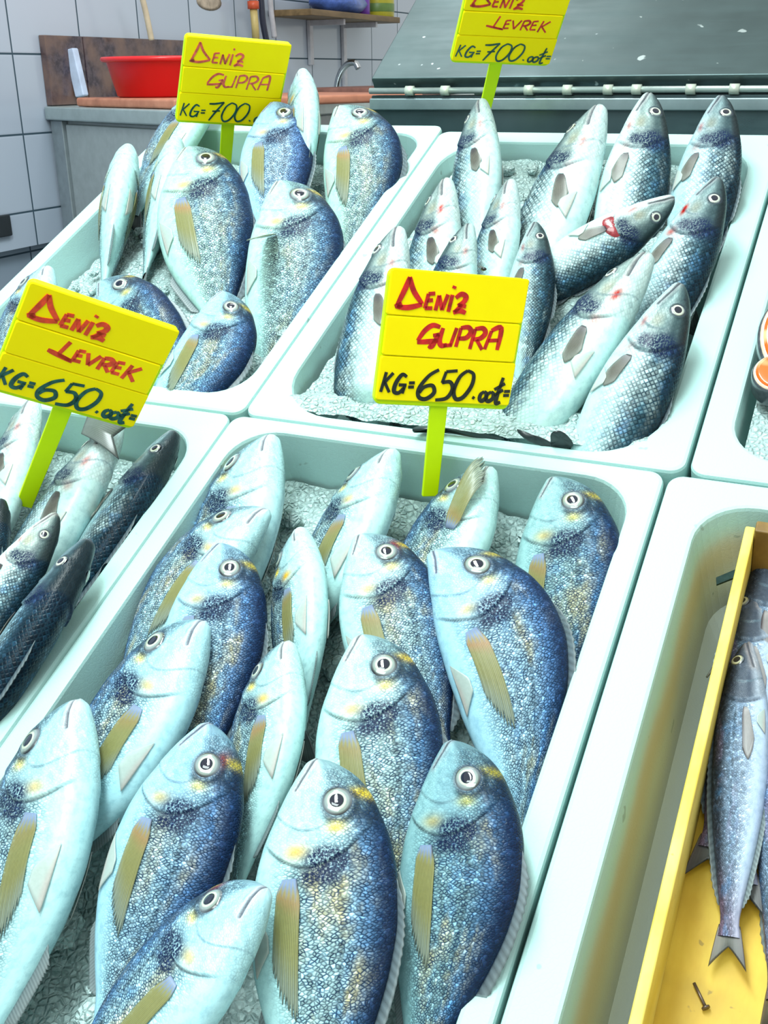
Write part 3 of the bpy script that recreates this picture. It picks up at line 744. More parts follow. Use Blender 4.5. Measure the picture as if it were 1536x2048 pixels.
tag(b.build('plastic_bag', plain('blue_bag', (.08, .16, .52), .3, var=.3, vs=60), mw=Matrix.Translation((WX + .10, q0[1] + .12, s0[2] + .0085)), smooth=True), 'crumpled blue plastic bag on the wall shelf', 'bag')
q1 = on_x((722, 10), WX + .10)
bt = empty('detergent_bottle', Matrix.Translation((WX + .10, q1[1], s0[2] + .0085)))
b = MB(); b.lathe([(.032, 0), (.036, .006), (.036, .11), (.016, .14), (.015, .15)], (0, 0, 0), 24); b.build('bottle_body', plain('violet_plastic', (.16, .04, .40), .3), bt, smooth=True)
b = MB(); b.lathe([(.017, .15), (.018, .152), (.017, .185), (.012, .187)], (0, 0, 0), 20); b.build('cap', plain('white_cap', (.6, .6, .65), .4), bt, smooth=True)
tag(bt, 'violet bottle on the wall shelf beside the blue bag', 'bottle')
q2 = on_x((760, 10), WX + .10)
bt = empty('tin', Matrix.Translation((WX + .09, q2[1], s0[2] + .0085)))
b = MB(); b.lathe([(.066, 0), (.068, .004), (.068, .13), (.066, .134)], (0, 0, 0), 30); b.build('tin_body', plain('yellow_green_tin', (.46, .42, .03), .35), bt, smooth=True)
b = MB(); b.lathe([(.0685, .02), (.0692, .022), (.0692, .05), (.0685, .052)], (0, 0, 0), 30, cap0=False, cap1=False); b.build('band', plain('green_band', (.12, .22, .05), .4), bt, smooth=True)
tag(bt, 'yellow tin with a green band at the right end of the wall shelf', 'tin')
b = MB(); q = (-1.57, 0); b.lathe([(.001, 0), (.022, .004), (.032, .018), (.028, .032), (.012, .042), (.001, .044)], (0, 0, 0), 20)
tag(b.build('sponge', plain('orange_sponge', (.72, .30, .02), .8, bump=.4, vs=120), mw=Matrix.Translation((q[0], 3.20, ZW + .0315)), smooth=True), 'orange sponge lying on the dark brown block', 'sponge')

# stainless riser and sloped top behind the boxes
YR = 1.228
rz = on_y((1100, 180), YR)[2]; rx0 = on_y((742, 175), YR)[0]
riser = empty('stainless_riser', Matrix.Translation((0, YR, .8))); bpy.context.view_layer.update()
b = MB(); b.box((rx0, YR, .55), (.75, YR + .02, rz - .006)); part(b, 'front_panel', M_STEEL, riser, bevel=.002)
sl_ang = math.radians(34)
b = MB(); b.box((rx0, 0, -.012), (.75, 1.05, .006), Matrix.Translation((0, YR + .004, rz + .012)) @ Matrix.Rotation(sl_ang, 4, 'X')); part(b, 'sloped_top', M_STEEL2, riser, bevel=.002)
b = MB(); b.tube([(rx0, YR - .004, rz), (.75, YR - .004, rz)], .0042); part(b, 'seam_rod', plain('seam_metal', (.42, .50, .47), .3, metal=.6), riser, smooth=True)
b = MB(); b.box((rx0, YR - .007, rz - .026), (.75, YR, rz - .010)); part(b, 'lip', plain('lip_metal', (.20, .27, .29), .35, metal=.6), riser, bevel=.002)
for px in (822, 893, 1060, 1137, 1218, 1275, 1383, 1470):
    q = on_y((px, 176), YR); b = MB(); b.tube([(q[0] - .006, YR - .004, rz), (q[0] + .006, YR - .004, rz)], .0068, 10); part(b, 'clip', plain('clip_metal', (.55, .60, .52), .35, metal=.4), riser, smooth=True)
b = MB(); b.box((rx0 + .05, YR + .3, 0), (.70, YR + .36, rz + .16)); part(b, 'support', M_STEEL, riser)
tag(riser, 'dark stainless riser with a sloped top behind the fish boxes', 'panel')

# stand that carries the boxes
st = empty('display_stand', Matrix.Translation((-.4, .5, 0))); bpy.context.view_layer.update()
b = MB(); b.box((-1.03, -.02, -.162), (.42, 1.262, -.132), DW); part(b, 'tilted_tray', M_STEEL, st)
for x, y in ((-1.0, .06), (.38, .06), (-1.0, 1.08), (.38, 1.08)):
    zt = (DW @ Vector((0, (y) / CT, -.17))).z - .02
    b = MB(); b.box((x - .025, y - .025, 0), (x + .025, y + .025, zt)); part(b, 'leg', M_STEEL, st, bevel=.003)
tag(st, 'tilted stainless stand carrying the fish boxes', 'stand')

# ------------------------------------------------------------------ foam boxes and ice
def rrect(x0, x1, y0, y1, r, z, n=8):
    P = []
    for cx, cy, a in ((x1 - r, y1 - r, 0), (x0 + r, y1 - r, 90), (x0 + r, y0 + r, 180), (x1 - r, y0 + r, 270)):
        for i in range(n + 1):
            t = math.radians(a + 90 * i / n); P.append((cx + r * math.cos(t), cy + r * math.sin(t), z))
    return P
def foam_box(outer, inner, label, z=0.0, rin=.045, draft=.014, depth=.115, total=.131, mat=None):
    x0, x1, y0, y1 = outer; a0, a1, b0, b1 = inner; m = MB(); e = .0024
    L = [rrect(x0+.004, x1-.004, y0+.004, y1-.004, .012, z - total), rrect(x0, x1, y0, y1, .014, z - e*1.5), rrect(x0+e*.4, x1-e*.4, y0+e*.4, y1-e*.4, .013, z - e*.4), rrect(x0+e*1.4, x1-e*1.4, y0+e*1.4, y1-e*1.4, .012, z),
         rrect(a0-e*1.4, a1+e*1.4, b0-e*1.4, b1+e*1.4, rin+e, z), rrect(a0-e*.4, a1+e*.4, b0-e*.4, b1+e*.4, rin, z - e*.4), rrect(a0, a1, b0, b1, rin, z - e*1.5),
         rrect(a0+draft*.7, a1-draft*.7, b0+draft*.7, b1-draft*.7, rin, z - depth*.8), rrect(a0+draft+.008, a1-draft-.008, b0+draft+.008, b1-draft-.008, rin, z - depth)]
    m.loops(L)
    return tag(m.build('foam_fish_box', mat or FOAM, mw=DW, smooth=False, bevel=0), label, 'box', 'white foam fish boxes')
BOXC = foam_box((-.570, -.137, .000, .6600), (-.549, -.159, .024, .643), 'white foam box in the front row full of sea bream')
BOXD = foam_box((-1.012, -.5715, .000, .6595), (-.985, -.592, .024, .628), 'white foam box of sea bass in the front row at the left edge')
BOXA = foam_box((-.5620, -.123, .6620, 1.252), (-.534, -.152, .674, 1.225), 'white foam box of sea bass in the back row before the riser', rin=.065)
BOXB = foam_box((-1.010, -.5635, .6615, 1.268), (-.985, -.582, .688, 1.245), 'white foam box of sea bream in the back row at the left')
FOAME = mat_foam(True)
BOXE = foam_box((-.1340, .315, .000, .6590), (-.101, .290, .024, .632), 'white foam box in the front row holding the yellow crate', draft=.022, mat=FOAME)
BOXF = foam_box((-.1195, .320, .6625, 1.252), (-.092, .292, .690, 1.225), 'white foam box at the right edge holding the salmon')

def ice_bed(inner, zf, label, seed, chunks=(), step=.0045, amp=.007):
    a0, a1, b0, b1 = inner; g = .010; rr = random.Random(seed)
    nx, ny = int((a1 - a0 - 2*g) / step), int((b1 - b0 - 2*g) / step); V = []
    for j in range(ny + 1):
        for i in range(nx + 1):
            x = a0 + g + (a1 - a0 - 2*g) * i / nx; y = b0 + g + (b1 - b0 - 2*g) * j / ny
            n1 = noise.noise(Vector((x * 22, y * 22, seed))); n2 = noise.noise(Vector((x * 75, y * 75, seed + 5))); n3 = abs(noise.noise(Vector((x * 190, y * 190, seed))))
            V.append((x, y, zf(x, y) + amp * (n1 * .8 + n2 * .5 + n3 * .5)))
    m = MB(); n = nx + 1
    m.add(V, [(j*n+i, j*n+i+1, (j+1)*n+i+1, (j+1)*n+i) for j in range(ny) for i in range(nx)])
    for (x, y, z, r) in chunks:
        pts = []
        for k in range(5):
            th = math.pi * k / 4
            pts.append([(x + r * (max(.12, math.sin(th))) * math.cos(a) * (1 + .35 * rr.uniform(-1, 1)), y + r * max(.12, math.sin(th)) * math.sin(a) * (1 + .35 * rr.uniform(-1, 1)), z - r * .7 * math.cos(th)) for a in np.linspace(0, 2*math.pi, 8, endpoint=False)])
        m.loops(pts)
    return tag(m.build('crushed_ice', ICE, mw=DW, smooth=False), label, 'ice', kind='stuff')
def scatter(inner, z, n, seed, rmin=.003, rmax=.010, y1=None):
    rr = random.Random(seed); a0, a1, b0, b1 = inner
    return [(rr.uniform(a0 + .02, a1 - .02), rr.uniform(b0 + .02, y1 or b1 - .02), z + rr.uniform(-.004, .004), rr.uniform(rmin, rmax)) for _ in range(n)]
IA, IB, IC, ID, IE, IF = (-.534, -.152, .674, 1.225), (-.985, -.582, .688, 1.245), (-.549, -.159, .024, .643), (-.985, -.592, .024, .628), (-.101, .290, .09, .632), (-.092, .292, .69, 1.225)
ice_bed(IA, lambda x, y: -.022 + .020 * math.exp(-((x + .27) / .09) ** 2 - ((y - .98) / .10) ** 2) + .018 * math.exp(-((y - .695) / .030) ** 2), 'crushed ice around the sea bass in the back row', 3, scatter(IA, -.014, 160, 5))
ice_bed(IB, lambda x, y: -.048, 'crushed ice under the sea bream in the back row', 4, scatter(IB, -.04, 60, 6))
ice_bed(IC, lambda x, y: -.058, 'crushed ice under the sea bream in the front row', 5, scatter(IC, -.048, 90, 7, .004, .016))
ice_bed(ID, lambda x, y: -.052, 'crushed ice under the sea bass in the front row', 6, scatter(ID, -.045, 40, 8))
ice_bed(IF, lambda x, y: -.020, 'smooth pale ice in front of the salmon', 7, (), amp=.002)

# ------------------------------------------------------------------ sea bream, front row box
GC, GB, GA, GD = 'sea bream in the front box', 'sea bream in the back left box', 'sea bass in the back box', 'sea bass in the front left box'
def bream(g, *a, **k): return place_fish('sea_bream', 'bream', *a, group=g, **k)
def bass(g, *a, **k): return place_fish('sea_bass', 'bass', *a, group=g, **k)
T_ = lambda m=(1, 1, 1), **k: dict(mul=np.array(m), **k)
PC = 17
bream(GC, (537, 872), (482, 1030), 218, 'L', 22, PC, 'sea bream at the top left of the front box, snout right, white belly showing', z0=.010, seed=1, tone=T_((1, 1, 1)), bend=(0, 0, -.18))
bream(GC, (784, 900), (700, 1070), 190, 'L', 36, PC, 'sea bream in the top row left of the green sign stick, belly half turned up', z0=.010, seed=2, tone=T_((1.0, 1.0, .95), patch=.6), bend=(.15, 0))
bream(GC, (982, 934), (905, 1075), 195, 'L', 22, PC, 'sea bream right behind the green stick with its pectoral fin turned forward', z0=.010, seed=3, tone=T_((1, 1, .93)), raised=2.85)
bream(GC, (1130, 950), (1128, 1150), 222, 'R', -14, 20, 'dark sea bream in the top right corner of the front box, facing left', z0=.006, seed=4, tone=T_((.72, .78, .76), patch=1.0), bend=(0, 0, -.32))
bream(GC, (522, 1008), (388, 1160), 198, 'L', 12, PC, 'sea bream at the left wall of the front box, below the top left fish', z0=.022, seed=5, bend=(0, 0, -.50))
bream(GC, (446, 1086), (425, 1250), 212, 'R', 4, PC, 'blue backed sea bream between the left wall fish and the slim pale one', z0=.030, seed=6, tone=T_((.85, .92, 1.05)))
bream(GC, (600, 1056), (600, 1240), 146, 'L', 44, PC, 'slim pale sea bream lying belly up near the box centre with orange gill edge', z0=.024, seed=7, tone=T_((1, 1, .96), yellow=1.6, blood=True))
bream(GC, (728, 1066), (782, 1250), 218, 'R', 4, PC, 'sea bream at the box centre with a red spot above the eye', z0=.024, seed=8, tone=T_((1, 1, .97), blood=True), bend=(.1, 0))
bream(GC, (902, 1084), (1008, 1310), 252, 'R', -2, 19, 'largest blue sea bream at the right wall of the front box', z0=.034, seed=9, res=1.2, tone=T_((.86, .93, 1.08)), bend=(0, 0, -.60))
bream(GC, (408, 1240), (292, 1420), 248, 'L', 12, PC, 'sea bream with a bold shoulder spot at the left wall, snout pointing right', z0=.034, seed=10, res=1.2, tone=T_((.95, 1, 1.05)))
bream(GC, (576, 1282), (532, 1490), 186, 'L', 30, PC, 'pale sea bream rolled on its back left of the central bream', z0=.034, seed=11, res=1.1, tone=T_((1, 1, .95), yellow=1.3, blood=True))
bream(GC, (728, 1268), (748, 1490), 262, 'R', 2, PC, 'bright sea bream with golden flank in the middle of the front box', z0=.036, seed=12, res=1.2, tone=T_((1.05, 1.05, 1.0)))
bream(GC, (158, 1398), (82, 1660), 285, 'L', 18, PC, 'large sea bream cut by the left photo edge, pectoral fin spread', z0=.044, seed=13, res=1.3, tone=T_((.98, 1, 1.0), patch=.4), dive=.72)
bream(GC, (425, 1446), (330, 1720), 262, 'R', 0, PC, 'blue grey sea bream with pink tinged fin, beside the fish cut by the left edge', z0=.046, seed=14, res=1.3, tone=T_((.78, .86, .98), blood=True, patch=.6))
bream(GC, (640, 1516), (640, 1780), 298, 'R', 2, PC, 'big sea bream with yellow brow and dark gill spot at the bottom centre', z0=.054, seed=15, res=1.4, tone=T_((1.0, 1.02, 1.0), yellow=1.3), dive=.76)
bream(GC, (928, 1478), (912, 1760), 262, 'R', -16, PC, 'dull dark sea bream in the bottom right corner of the front box', z0=.040, seed=16, res=1.2, tone=T_((.55, .64, .66), patch=1.0), bend=(0, 0, -.30))
bream(GC, (535, 1772), (350, 1985), 262, 'L', 22, PC, 'sea bream at the bottom edge of the photo with snout pointing right', z0=.068, seed=17, res=1.4, tone=T_((.95, 1, 1.05), blood=True))

# ------------------------------------------------------------------ sea bream, back left box
PB = 22
bream(GB, (425, 172), (338, 300), 130, 'L', 15, PB, 'sea bream half hidden behind the back left price sign', z0=.050, seed=21, bend=(0, 0, -.30))
bream(GB, (605, 140), (606, 250), 88, 'L', 52, 30, 'pale sea bream belly up just right of the back left price sign', z0=.085, seed=22, tone=T_((1.0, .97, .95), yellow=1.5))
bream(GB, (552, 206), (548, 330), 152, 'R', 4, PB, 'lilac blue sea bream below the right edge of the back left sign', z0=.064, seed=23, tone=T_((.85, .88, 1.10), patch=.3))
bream(GB, (700, 208), (725, 350), 165, 'R', 0, PB, 'yellowish sea bream in the back right corner of its box', z0=.050, seed=24, tone=T_((1.0, .98, .82), patch=.8), bend=(0, 0, -.50))
bream(GB, (258, 292), (232, 440), 96, 'L', 58, PB, 'sea bream belly up at the left wall of the back box with a yellow fin', z0=.046, seed=25, tone=T_((1, 1, .95), yellow=1.6))
bream(GB, (354, 276), (325, 400), 100, 'L', 50, PB, 'sea bream belly up behind the big spotted bream with a brown gill edge', z0=.046, seed=26, tone=T_((1, .98, .92), yellow=1.5))
bream(GB, (380, 296), (404, 440), 192, 'R', 8, PB, 'big yellow flanked sea bream in front of the back left sign stick', z0=.052, seed=27, tone=T_((1.0, .98, .84), patch=.9))
bream(GB, (582, 360), (584, 490), 198, 'R', 4, PB, 'sea bream with a raised pectoral fin in the middle of the back left box', z0=.040, seed=28, tone=T_((1, 1, .90), patch=.7), raised=.9, bend=(0, 0, -.40))
bream(GB, (98, 533), (40, 680), 140, 'L', 14, PB, 'sea bream peeping out behind the front left price sign', z0=.040, seed=29, dive=.55)
bream(GB, (212, 556), (272, 650), 158, 'R', -10, PB, 'sea bream facing left behind the front left price sign', z0=.034, seed=30, tone=T_((.8, .84, .84)), bend=(.3, 0))
bream(GB, (474, 586), (430, 688), 168, 'R', 2, 14, 'bluish sea bream lying to the right of the front left price sign', z0=.020, seed=31, tone=T_((.85, .92, 1.0)), bend=(0, 0, -.60), dive=.60)

# ------------------------------------------------------------------ sea bass, back box
PA = 26
bass(GA, (962, 200), (950, 400), 108, 'L', 28, PA, 'sea bass in the back left corner under the top price sign', zb=.012, seed=41, tone=T_((.9, .93, .93)))
bass(GA, (1200, 212), (1120, 400), 150, 'L', 24, PA, 'sea bass with pale throat, second from the left in the back row', zb=.012, seed=42)
bass(GA, (1303, 187), (1265, 390), 138, 'R', 4, PA, 'sea bass with a large round eye, third from the left in the back row', zb=.012, seed=43)
bass(GA, (1448, 192), (1408, 390), 130, 'R', -6, PA, 'dark sea bass in the back right corner of the box', zb=.014, seed=44, tone=T_((.72, .78, .84)))
bass(GA, (893, 358), (872, 490), 122, 'L', 26, PA, 'sea bass with reddened gills in front of the back left corner fish', zb=.012, seed=45, tone=T_((.95, .95, .93), red=1.6))
bass(GA, (1022, 360), (992, 500), 100, 'L', 34, PA, 'small sea bass with dark fin just right of the red gilled one', zb=.014, seed=46, tone=T_((.9, .92, .92)))
bass(GA, (797, 454), (738, 700), 142, 'L', 14, PA, 'tall silver sea bass at the left wall beside the centre price sign', zb=.012, seed=47, res=1.2, dive=.58)
bass(GA, (938, 447), (896, 600), 108, 'L', 6, PA, 'sea bass peeping over the left half of the centre price sign', zb=.018, seed=48, tone=T_((.85, .9, .9)))
bass(GA, (1074, 444), (1058, 620), 98, 'R', 0, PA, 'dark backed sea bass over the right corner of the centre price sign', zb=.014, seed=49, tone=T_((.72, .78, .80)))
bass(GA, (1352, 398), (1215, 486), 108, 'R', 26, 20, 'sea bass with a torn red gill and turned head in the right half', zb=.030, seed=50, wound=True)
bass(GA, (1442, 356), (1352, 540), 140, 'R', -4, PA, 'dark sea bass along the right wall with a bloody belly edge', zb=.020, seed=51, tone=T_((.72, .78, .82), red=2.0), res=1.1)
bass(GA, (1298, 506), (1165, 690), 162, 'L', 20, PA, 'silver sea bass with a reddish belly right of the centre price sign', zb=.016, seed=52, res=1.2, tone=T_((1, 1, .98), red=1.6), dive=.58)
bass(GA, (1368, 568), (1282, 750), 158, 'R', 2, PA, 'sea bass nearest the front right corner of the back box', zb=.018, seed=53, res=1.2, tone=T_((.82, .88, .9)), dive=.58)

# ------------------------------------------------------------------ sea bass, front left box
PD = 16
bass(GD, (70, 797), (18, 950), 118, 'L', 26, PD, 'pale sea bass left of the green stick at the left edge of the photo', z0=.020, seed=61)
bass(GD, (238, 848), (112, 1050), 150, 'L', 22, PD, 'silver sea bass right of the green stick with a tail lying on its head', z0=.016, seed=62, res=1.2)
bass(GD, (356, 862), (226, 1060), 128, 'R', -30, PD, 'dark backed sea bass along the right wall of the front left box', z0=.016, seed=63, res=1.2, tone=T_((.7, .78, .84)))
bass(GD, (6, 996), (-22, 1140), 80, 'R', -30, PD, 'dark sea bass head just entering at the left edge of the photo', z0=.034, seed=64, tone=T_((.6, .64, .68)))
bass(GD, (118, 1028), (-10, 1210), 118, 'R', 8, PD, 'sea bass with pink snout lying under the dark backed one', z0=.034, seed=65, tone=T_((1.5, 1.42, 1.36)))
bass(GD, (183, 1078), (62, 1270), 138, 'R', -40, PD, 'dark blue sea bass seen from its back at the lower left wall', z0=.044, seed=66, res=1.2, tone=T_((.55, .66, .78), patch=.4))

# loose tail fins that stick out of the ice and from under the sign
M_TAIL = mat_attr('dark_fish_fin', .3)
def loose_tail(lobes, label, col, th=.0016):
    """each lobe: its outline as pixels with a height over the rims, root first"""
    root = None
    for lobe in lobes:
        P = smooth_line([at_z(p[:2], p[2]) for p in lobe] + [at_z(lobe[0][:2], lobe[0][2])], 5)[:-1]
        c = sum(P) / len(P); n = len(P); V, C = [], []
        for lift, sc in ((0, 1.0), (.0022, .55), (.0028, .08), (-th, 1.0), (-th, .08)):
            for i, p in enumerate(P):
                V.append(c + (p - c) * sc + np.array([0, 0, lift])); C.append(np.array(col) * (1.15 if i % 4 < 2 else .88) * (1 if sc > .9 else 1.3))
        Q = []
        for a_, b_ in ((0, 1), (1, 2), (3, 0), (4, 3)):
            for i in range(n): Q.append((a_*n+i, a_*n+(i+1) % n, b_*n+(i+1) % n, b_*n+i))
        me = np_mesh('tail_fin', np.array(V), np.array(Q), True, {'col': np.clip(np.array(C), 0, 1)})
        if root is None: root = link('loose_tail_fin', me, M_TAIL, None, DW)
        else: link('fin_lobe', me, M_TAIL, root)
    return tag(root, label, 'fish tail', 'tail fins sticking out')
loose_tail([[(1110, 890, .000), (1088, 877, .006), (1060, 869, .010), (1034, 858, .014), (1046, 873, .010), (1066, 884, .004), (1090, 891, .000)],
            [(1142, 893, .000), (1146, 886, .003), (1133, 869, .014), (1117, 861, .018), (1103, 866, .016), (1101, 878, .008), (1106, 891, .000)]], 'black forked tail fin sticking out of the ice at the front right', (.018, .028, .030))
loose_tail([[(1008, 876, .003), (960, 868, .004), (905, 858, .005), (850, 851, .006), (826, 856, .010), (829, 863, .008), (848, 856, .004), (895, 863, .003), (950, 873, .002)]], 'thin black tail fin lying in the ice behind the green stick', (.014, .024, .026))
k_, r_ = np.meshgrid(np.linspace(-1, 1, 33), np.linspace(0, 1, 14), indexing='ij')
A_, N_, T1_, T2_ = at_z((168, 850), .034), at_z((226, 873), .030), at_z((262, 846), .034), at_z((238, 918), .022)
kk = np.abs(k_)[..., None]; E_ = N_ * (1 - kk) + np.where(k_[..., None] > 0, T1_, T2_) * kk
w_ = (T1_ - T2_) / np.linalg.norm(T1_ - T2_); R0 = A_ + w_ * (.010 * k_)[..., None]
P_ = R0 * (1 - r_[..., None]) + E_ * r_[..., None] + np.array([0, 0, .004]) * np.sin(r_ * math.pi)[..., None]
C_ = np.zeros(k_.shape + (3,)); C_[:] = (.16, .19, .18); C_ = mixc(C_, (.03, .04, .045), sstep(.60, 1, r_) * .7 + .5 * sstep(.8, 1, np.abs(k_)) * (1 - sstep(.6, 1, r_) * .5))
C_ = C_ * (1 - .35 * (np.arange(33) % 2)[:, None])[..., None]
me_ = np_mesh('loose_tail_fin', P_.reshape(-1, 3), grid_q(33, 14), True, {'col': np.clip(C_, 0, 1).reshape(-1, 3)})
o_ = link('loose_tail_fin', me_, M_TAIL, None, DW); sm_ = o_.modifiers.new('thickness', 'SOLIDIFY'); sm_.thickness = .0014
tag(o_, 'grey tail fin hanging over the sea bass head under the left sign', 'fish tail', 'tail fins sticking out')

# ------------------------------------------------------------------ price signs
def strokes(ch):
    G = {
     'D': [[(.42, 0), (.30, .38), (.08, .92)], [(.0, .97), (.20, .90), (.12, 1.0)], [(.42, 0), (.62, .42), (1.0, .82)], [(.08, .97), (.5, .97), (1.0, .84)]],
     'E': [[(.25, .05), (.05, .95)], [(.25, .06), (.95, .0)], [(.15, .48), (.80, .42)], [(.05, .95), (.85, .92)]],
     'N': [[(.18, .10), (.0, 1.0)], [(.18, .10), (.62, .95)], [(.62, .95), (1.0, .0)]],
     'I': [[(.60, .0), (.30, 1.0)], [(.78, -.52), (.66, -.36)]],
     'Z': [[(.05, .22), (.45, .0), (.85, .12), (.72, .40), (.30, .62)], [(.30, .58), (.95, .62)], [(.60, .55), (.10, .95)], [(.0, .98), (.5, .86), (1.0, .95)]],
     'C': [[(.98, .08), (.62, .02), (.28, .30), (.02, .78)], [(.0, .86), (.5, .80), (.98, .72)], [(.98, .42), (.70, .50)], [(.95, .42), (.72, 1.0), (.55, .98)]],
     'U': [[(.12, .05), (.0, .70), (.16, .98), (.50, .92)], [(.98, .0), (.72, .98)], [(.30, .98), (.80, .92)]],
     'P': [[(.20, .05), (.0, 1.0)], [(.18, .06), (.75, .0), (1.0, .22), (.70, .52), (.12, .58)]],
     'R': [[(.20, .05), (.0, 1.0)], [(.18, .06), (.75, .0), (.98, .22), (.65, .48), (.12, .54)], [(.40, .54), (.92, 1.0)]],
     'A': [[(.30, .15), (.0, 1.0)], [(.28, .14), (.95, .0), (.90, 1.0)], [(.15, .60), (.90, .55)]],
     'L': [[(.66, .0), (.42, .78)], [(.0, .72), (.35, .80), (1.0, .95)], [(.42, .80), (.95, .92)]],
     'V': [[(.05, .05), (.35, .95)], [(.35, .95), (1.0, .0)]],
     'K': [[(.32, .0), (.0, 1.0)], [(1.0, .02), (.22, .55)], [(.30, .52), (.82, 1.0)]],
     'G': [[(.90, .12), (.55, .02), (.18, .45), (.10, .90), (.45, .98), (.80, .70)], [(.40, .56), (.95, .55)], [(.85, .55), (.72, 1.0)]],
     '=': [[(.05, .25), (1.0, .20)], [(.0, .80), (.95, .75)]],
     '6': [[(.95, .0), (.50, .22), (.10, .65), (.14, .94), (.50, 1.0), (.86, .78), (.74, .54), (.35, .60), (.14, .80)]],
     '5': [[(1.0, .0), (.42, .05)], [(.42, .05), (.28, .42)], [(.28, .42), (.70, .38), (.88, .62), (.62, .92), (.05, 1.0)]],
     '0': [[(.62, .0), (.25, .22), (.03, .68), (.20, .97), (.58, .90), (.94, .50), (.96, .12), (.62, .0)]],
     'o': [[(.60, .0), (.12, .30), (.05, .80), (.45, 1.0), (.95, .65), (.92, .15), (.60, .0)]],
     '7': [[(.05, .12), (.45, .10), (1.0, .0)], [(1.0, .0), (.55, .50), (.15, 1.0)], [(.30, .50), (.80, .46)]],
     '.': [[(.3, .4), (.7, .6)]],
     't': [[(.72, .0), (.40, .72), (.42, .98), (.80, .92)], [(.05, .46), (.98, .22)], [(.10, .68), (.90, .46)]],
    }
    return G[ch]

def rect_from_px(px, dist, ratio, foot=None):
    """the flat rectangle at a given distance whose corners fall on four points of the photograph"""
    c = np.mean(np.array(px, float), 0); rc = RW @ np.array([c[0] - CX, c[1] - CY, F]); rc0 = rc / np.linalg.norm(rc); C0 = CAMW + rc0 * dist
    a = np.cross(rc0, [0, 0, 1.0]); a /= np.linalg.norm(a); b = np.cross(a, rc0)
    rays = [ray_w(p) for p in px]; best = None
    for i in np.linspace(-.8, .8, 65):
        for j in np.linspace(-.8, .8, 65):
            n = -rc0 + a * i + b * j
            q = [CAMW + r * (np.dot(C0 - CAMW, n) / np.dot(r, n)) for r in rays]
            e1 = .5 * ((q[1] - q[0]) + (q[2] - q[3])); e2 = .5 * ((q[3] - q[0]) + (q[2] - q[1]))
            l1, l2 = np.linalg.norm(e1), np.linalg.norm(e2)
            cost = (e1 @ e2 / l1 / l2) ** 2 + (l1 / l2 / ratio - 1) ** 2 * .6 + .02 * (i * i + j * j)
            if foot is not None:
                r = ray_w(foot[0]); pf = CAMW + r * (np.dot(C0 - CAMW, n) / np.dot(r, n)); zf = (TW.T @ (pf - OFF))[2]
                cost += ((zf - foot[1]) / .05) ** 2 * .05
            if best is None or cost < best[0]: best = (cost, q, e1, e2, n)
    _, q, e1, e2, n = best
    ex = e1 / np.linalg.norm(e1); n = -n / np.linalg.norm(n); n = n if n @ rc0 < 0 else -n
    ey = np.cross(n, ex); w, h = np.linalg.norm(e1), np.linalg.norm(e2)
    cen = sum(q) / 4
    return cen, ex, ey, n, w, h

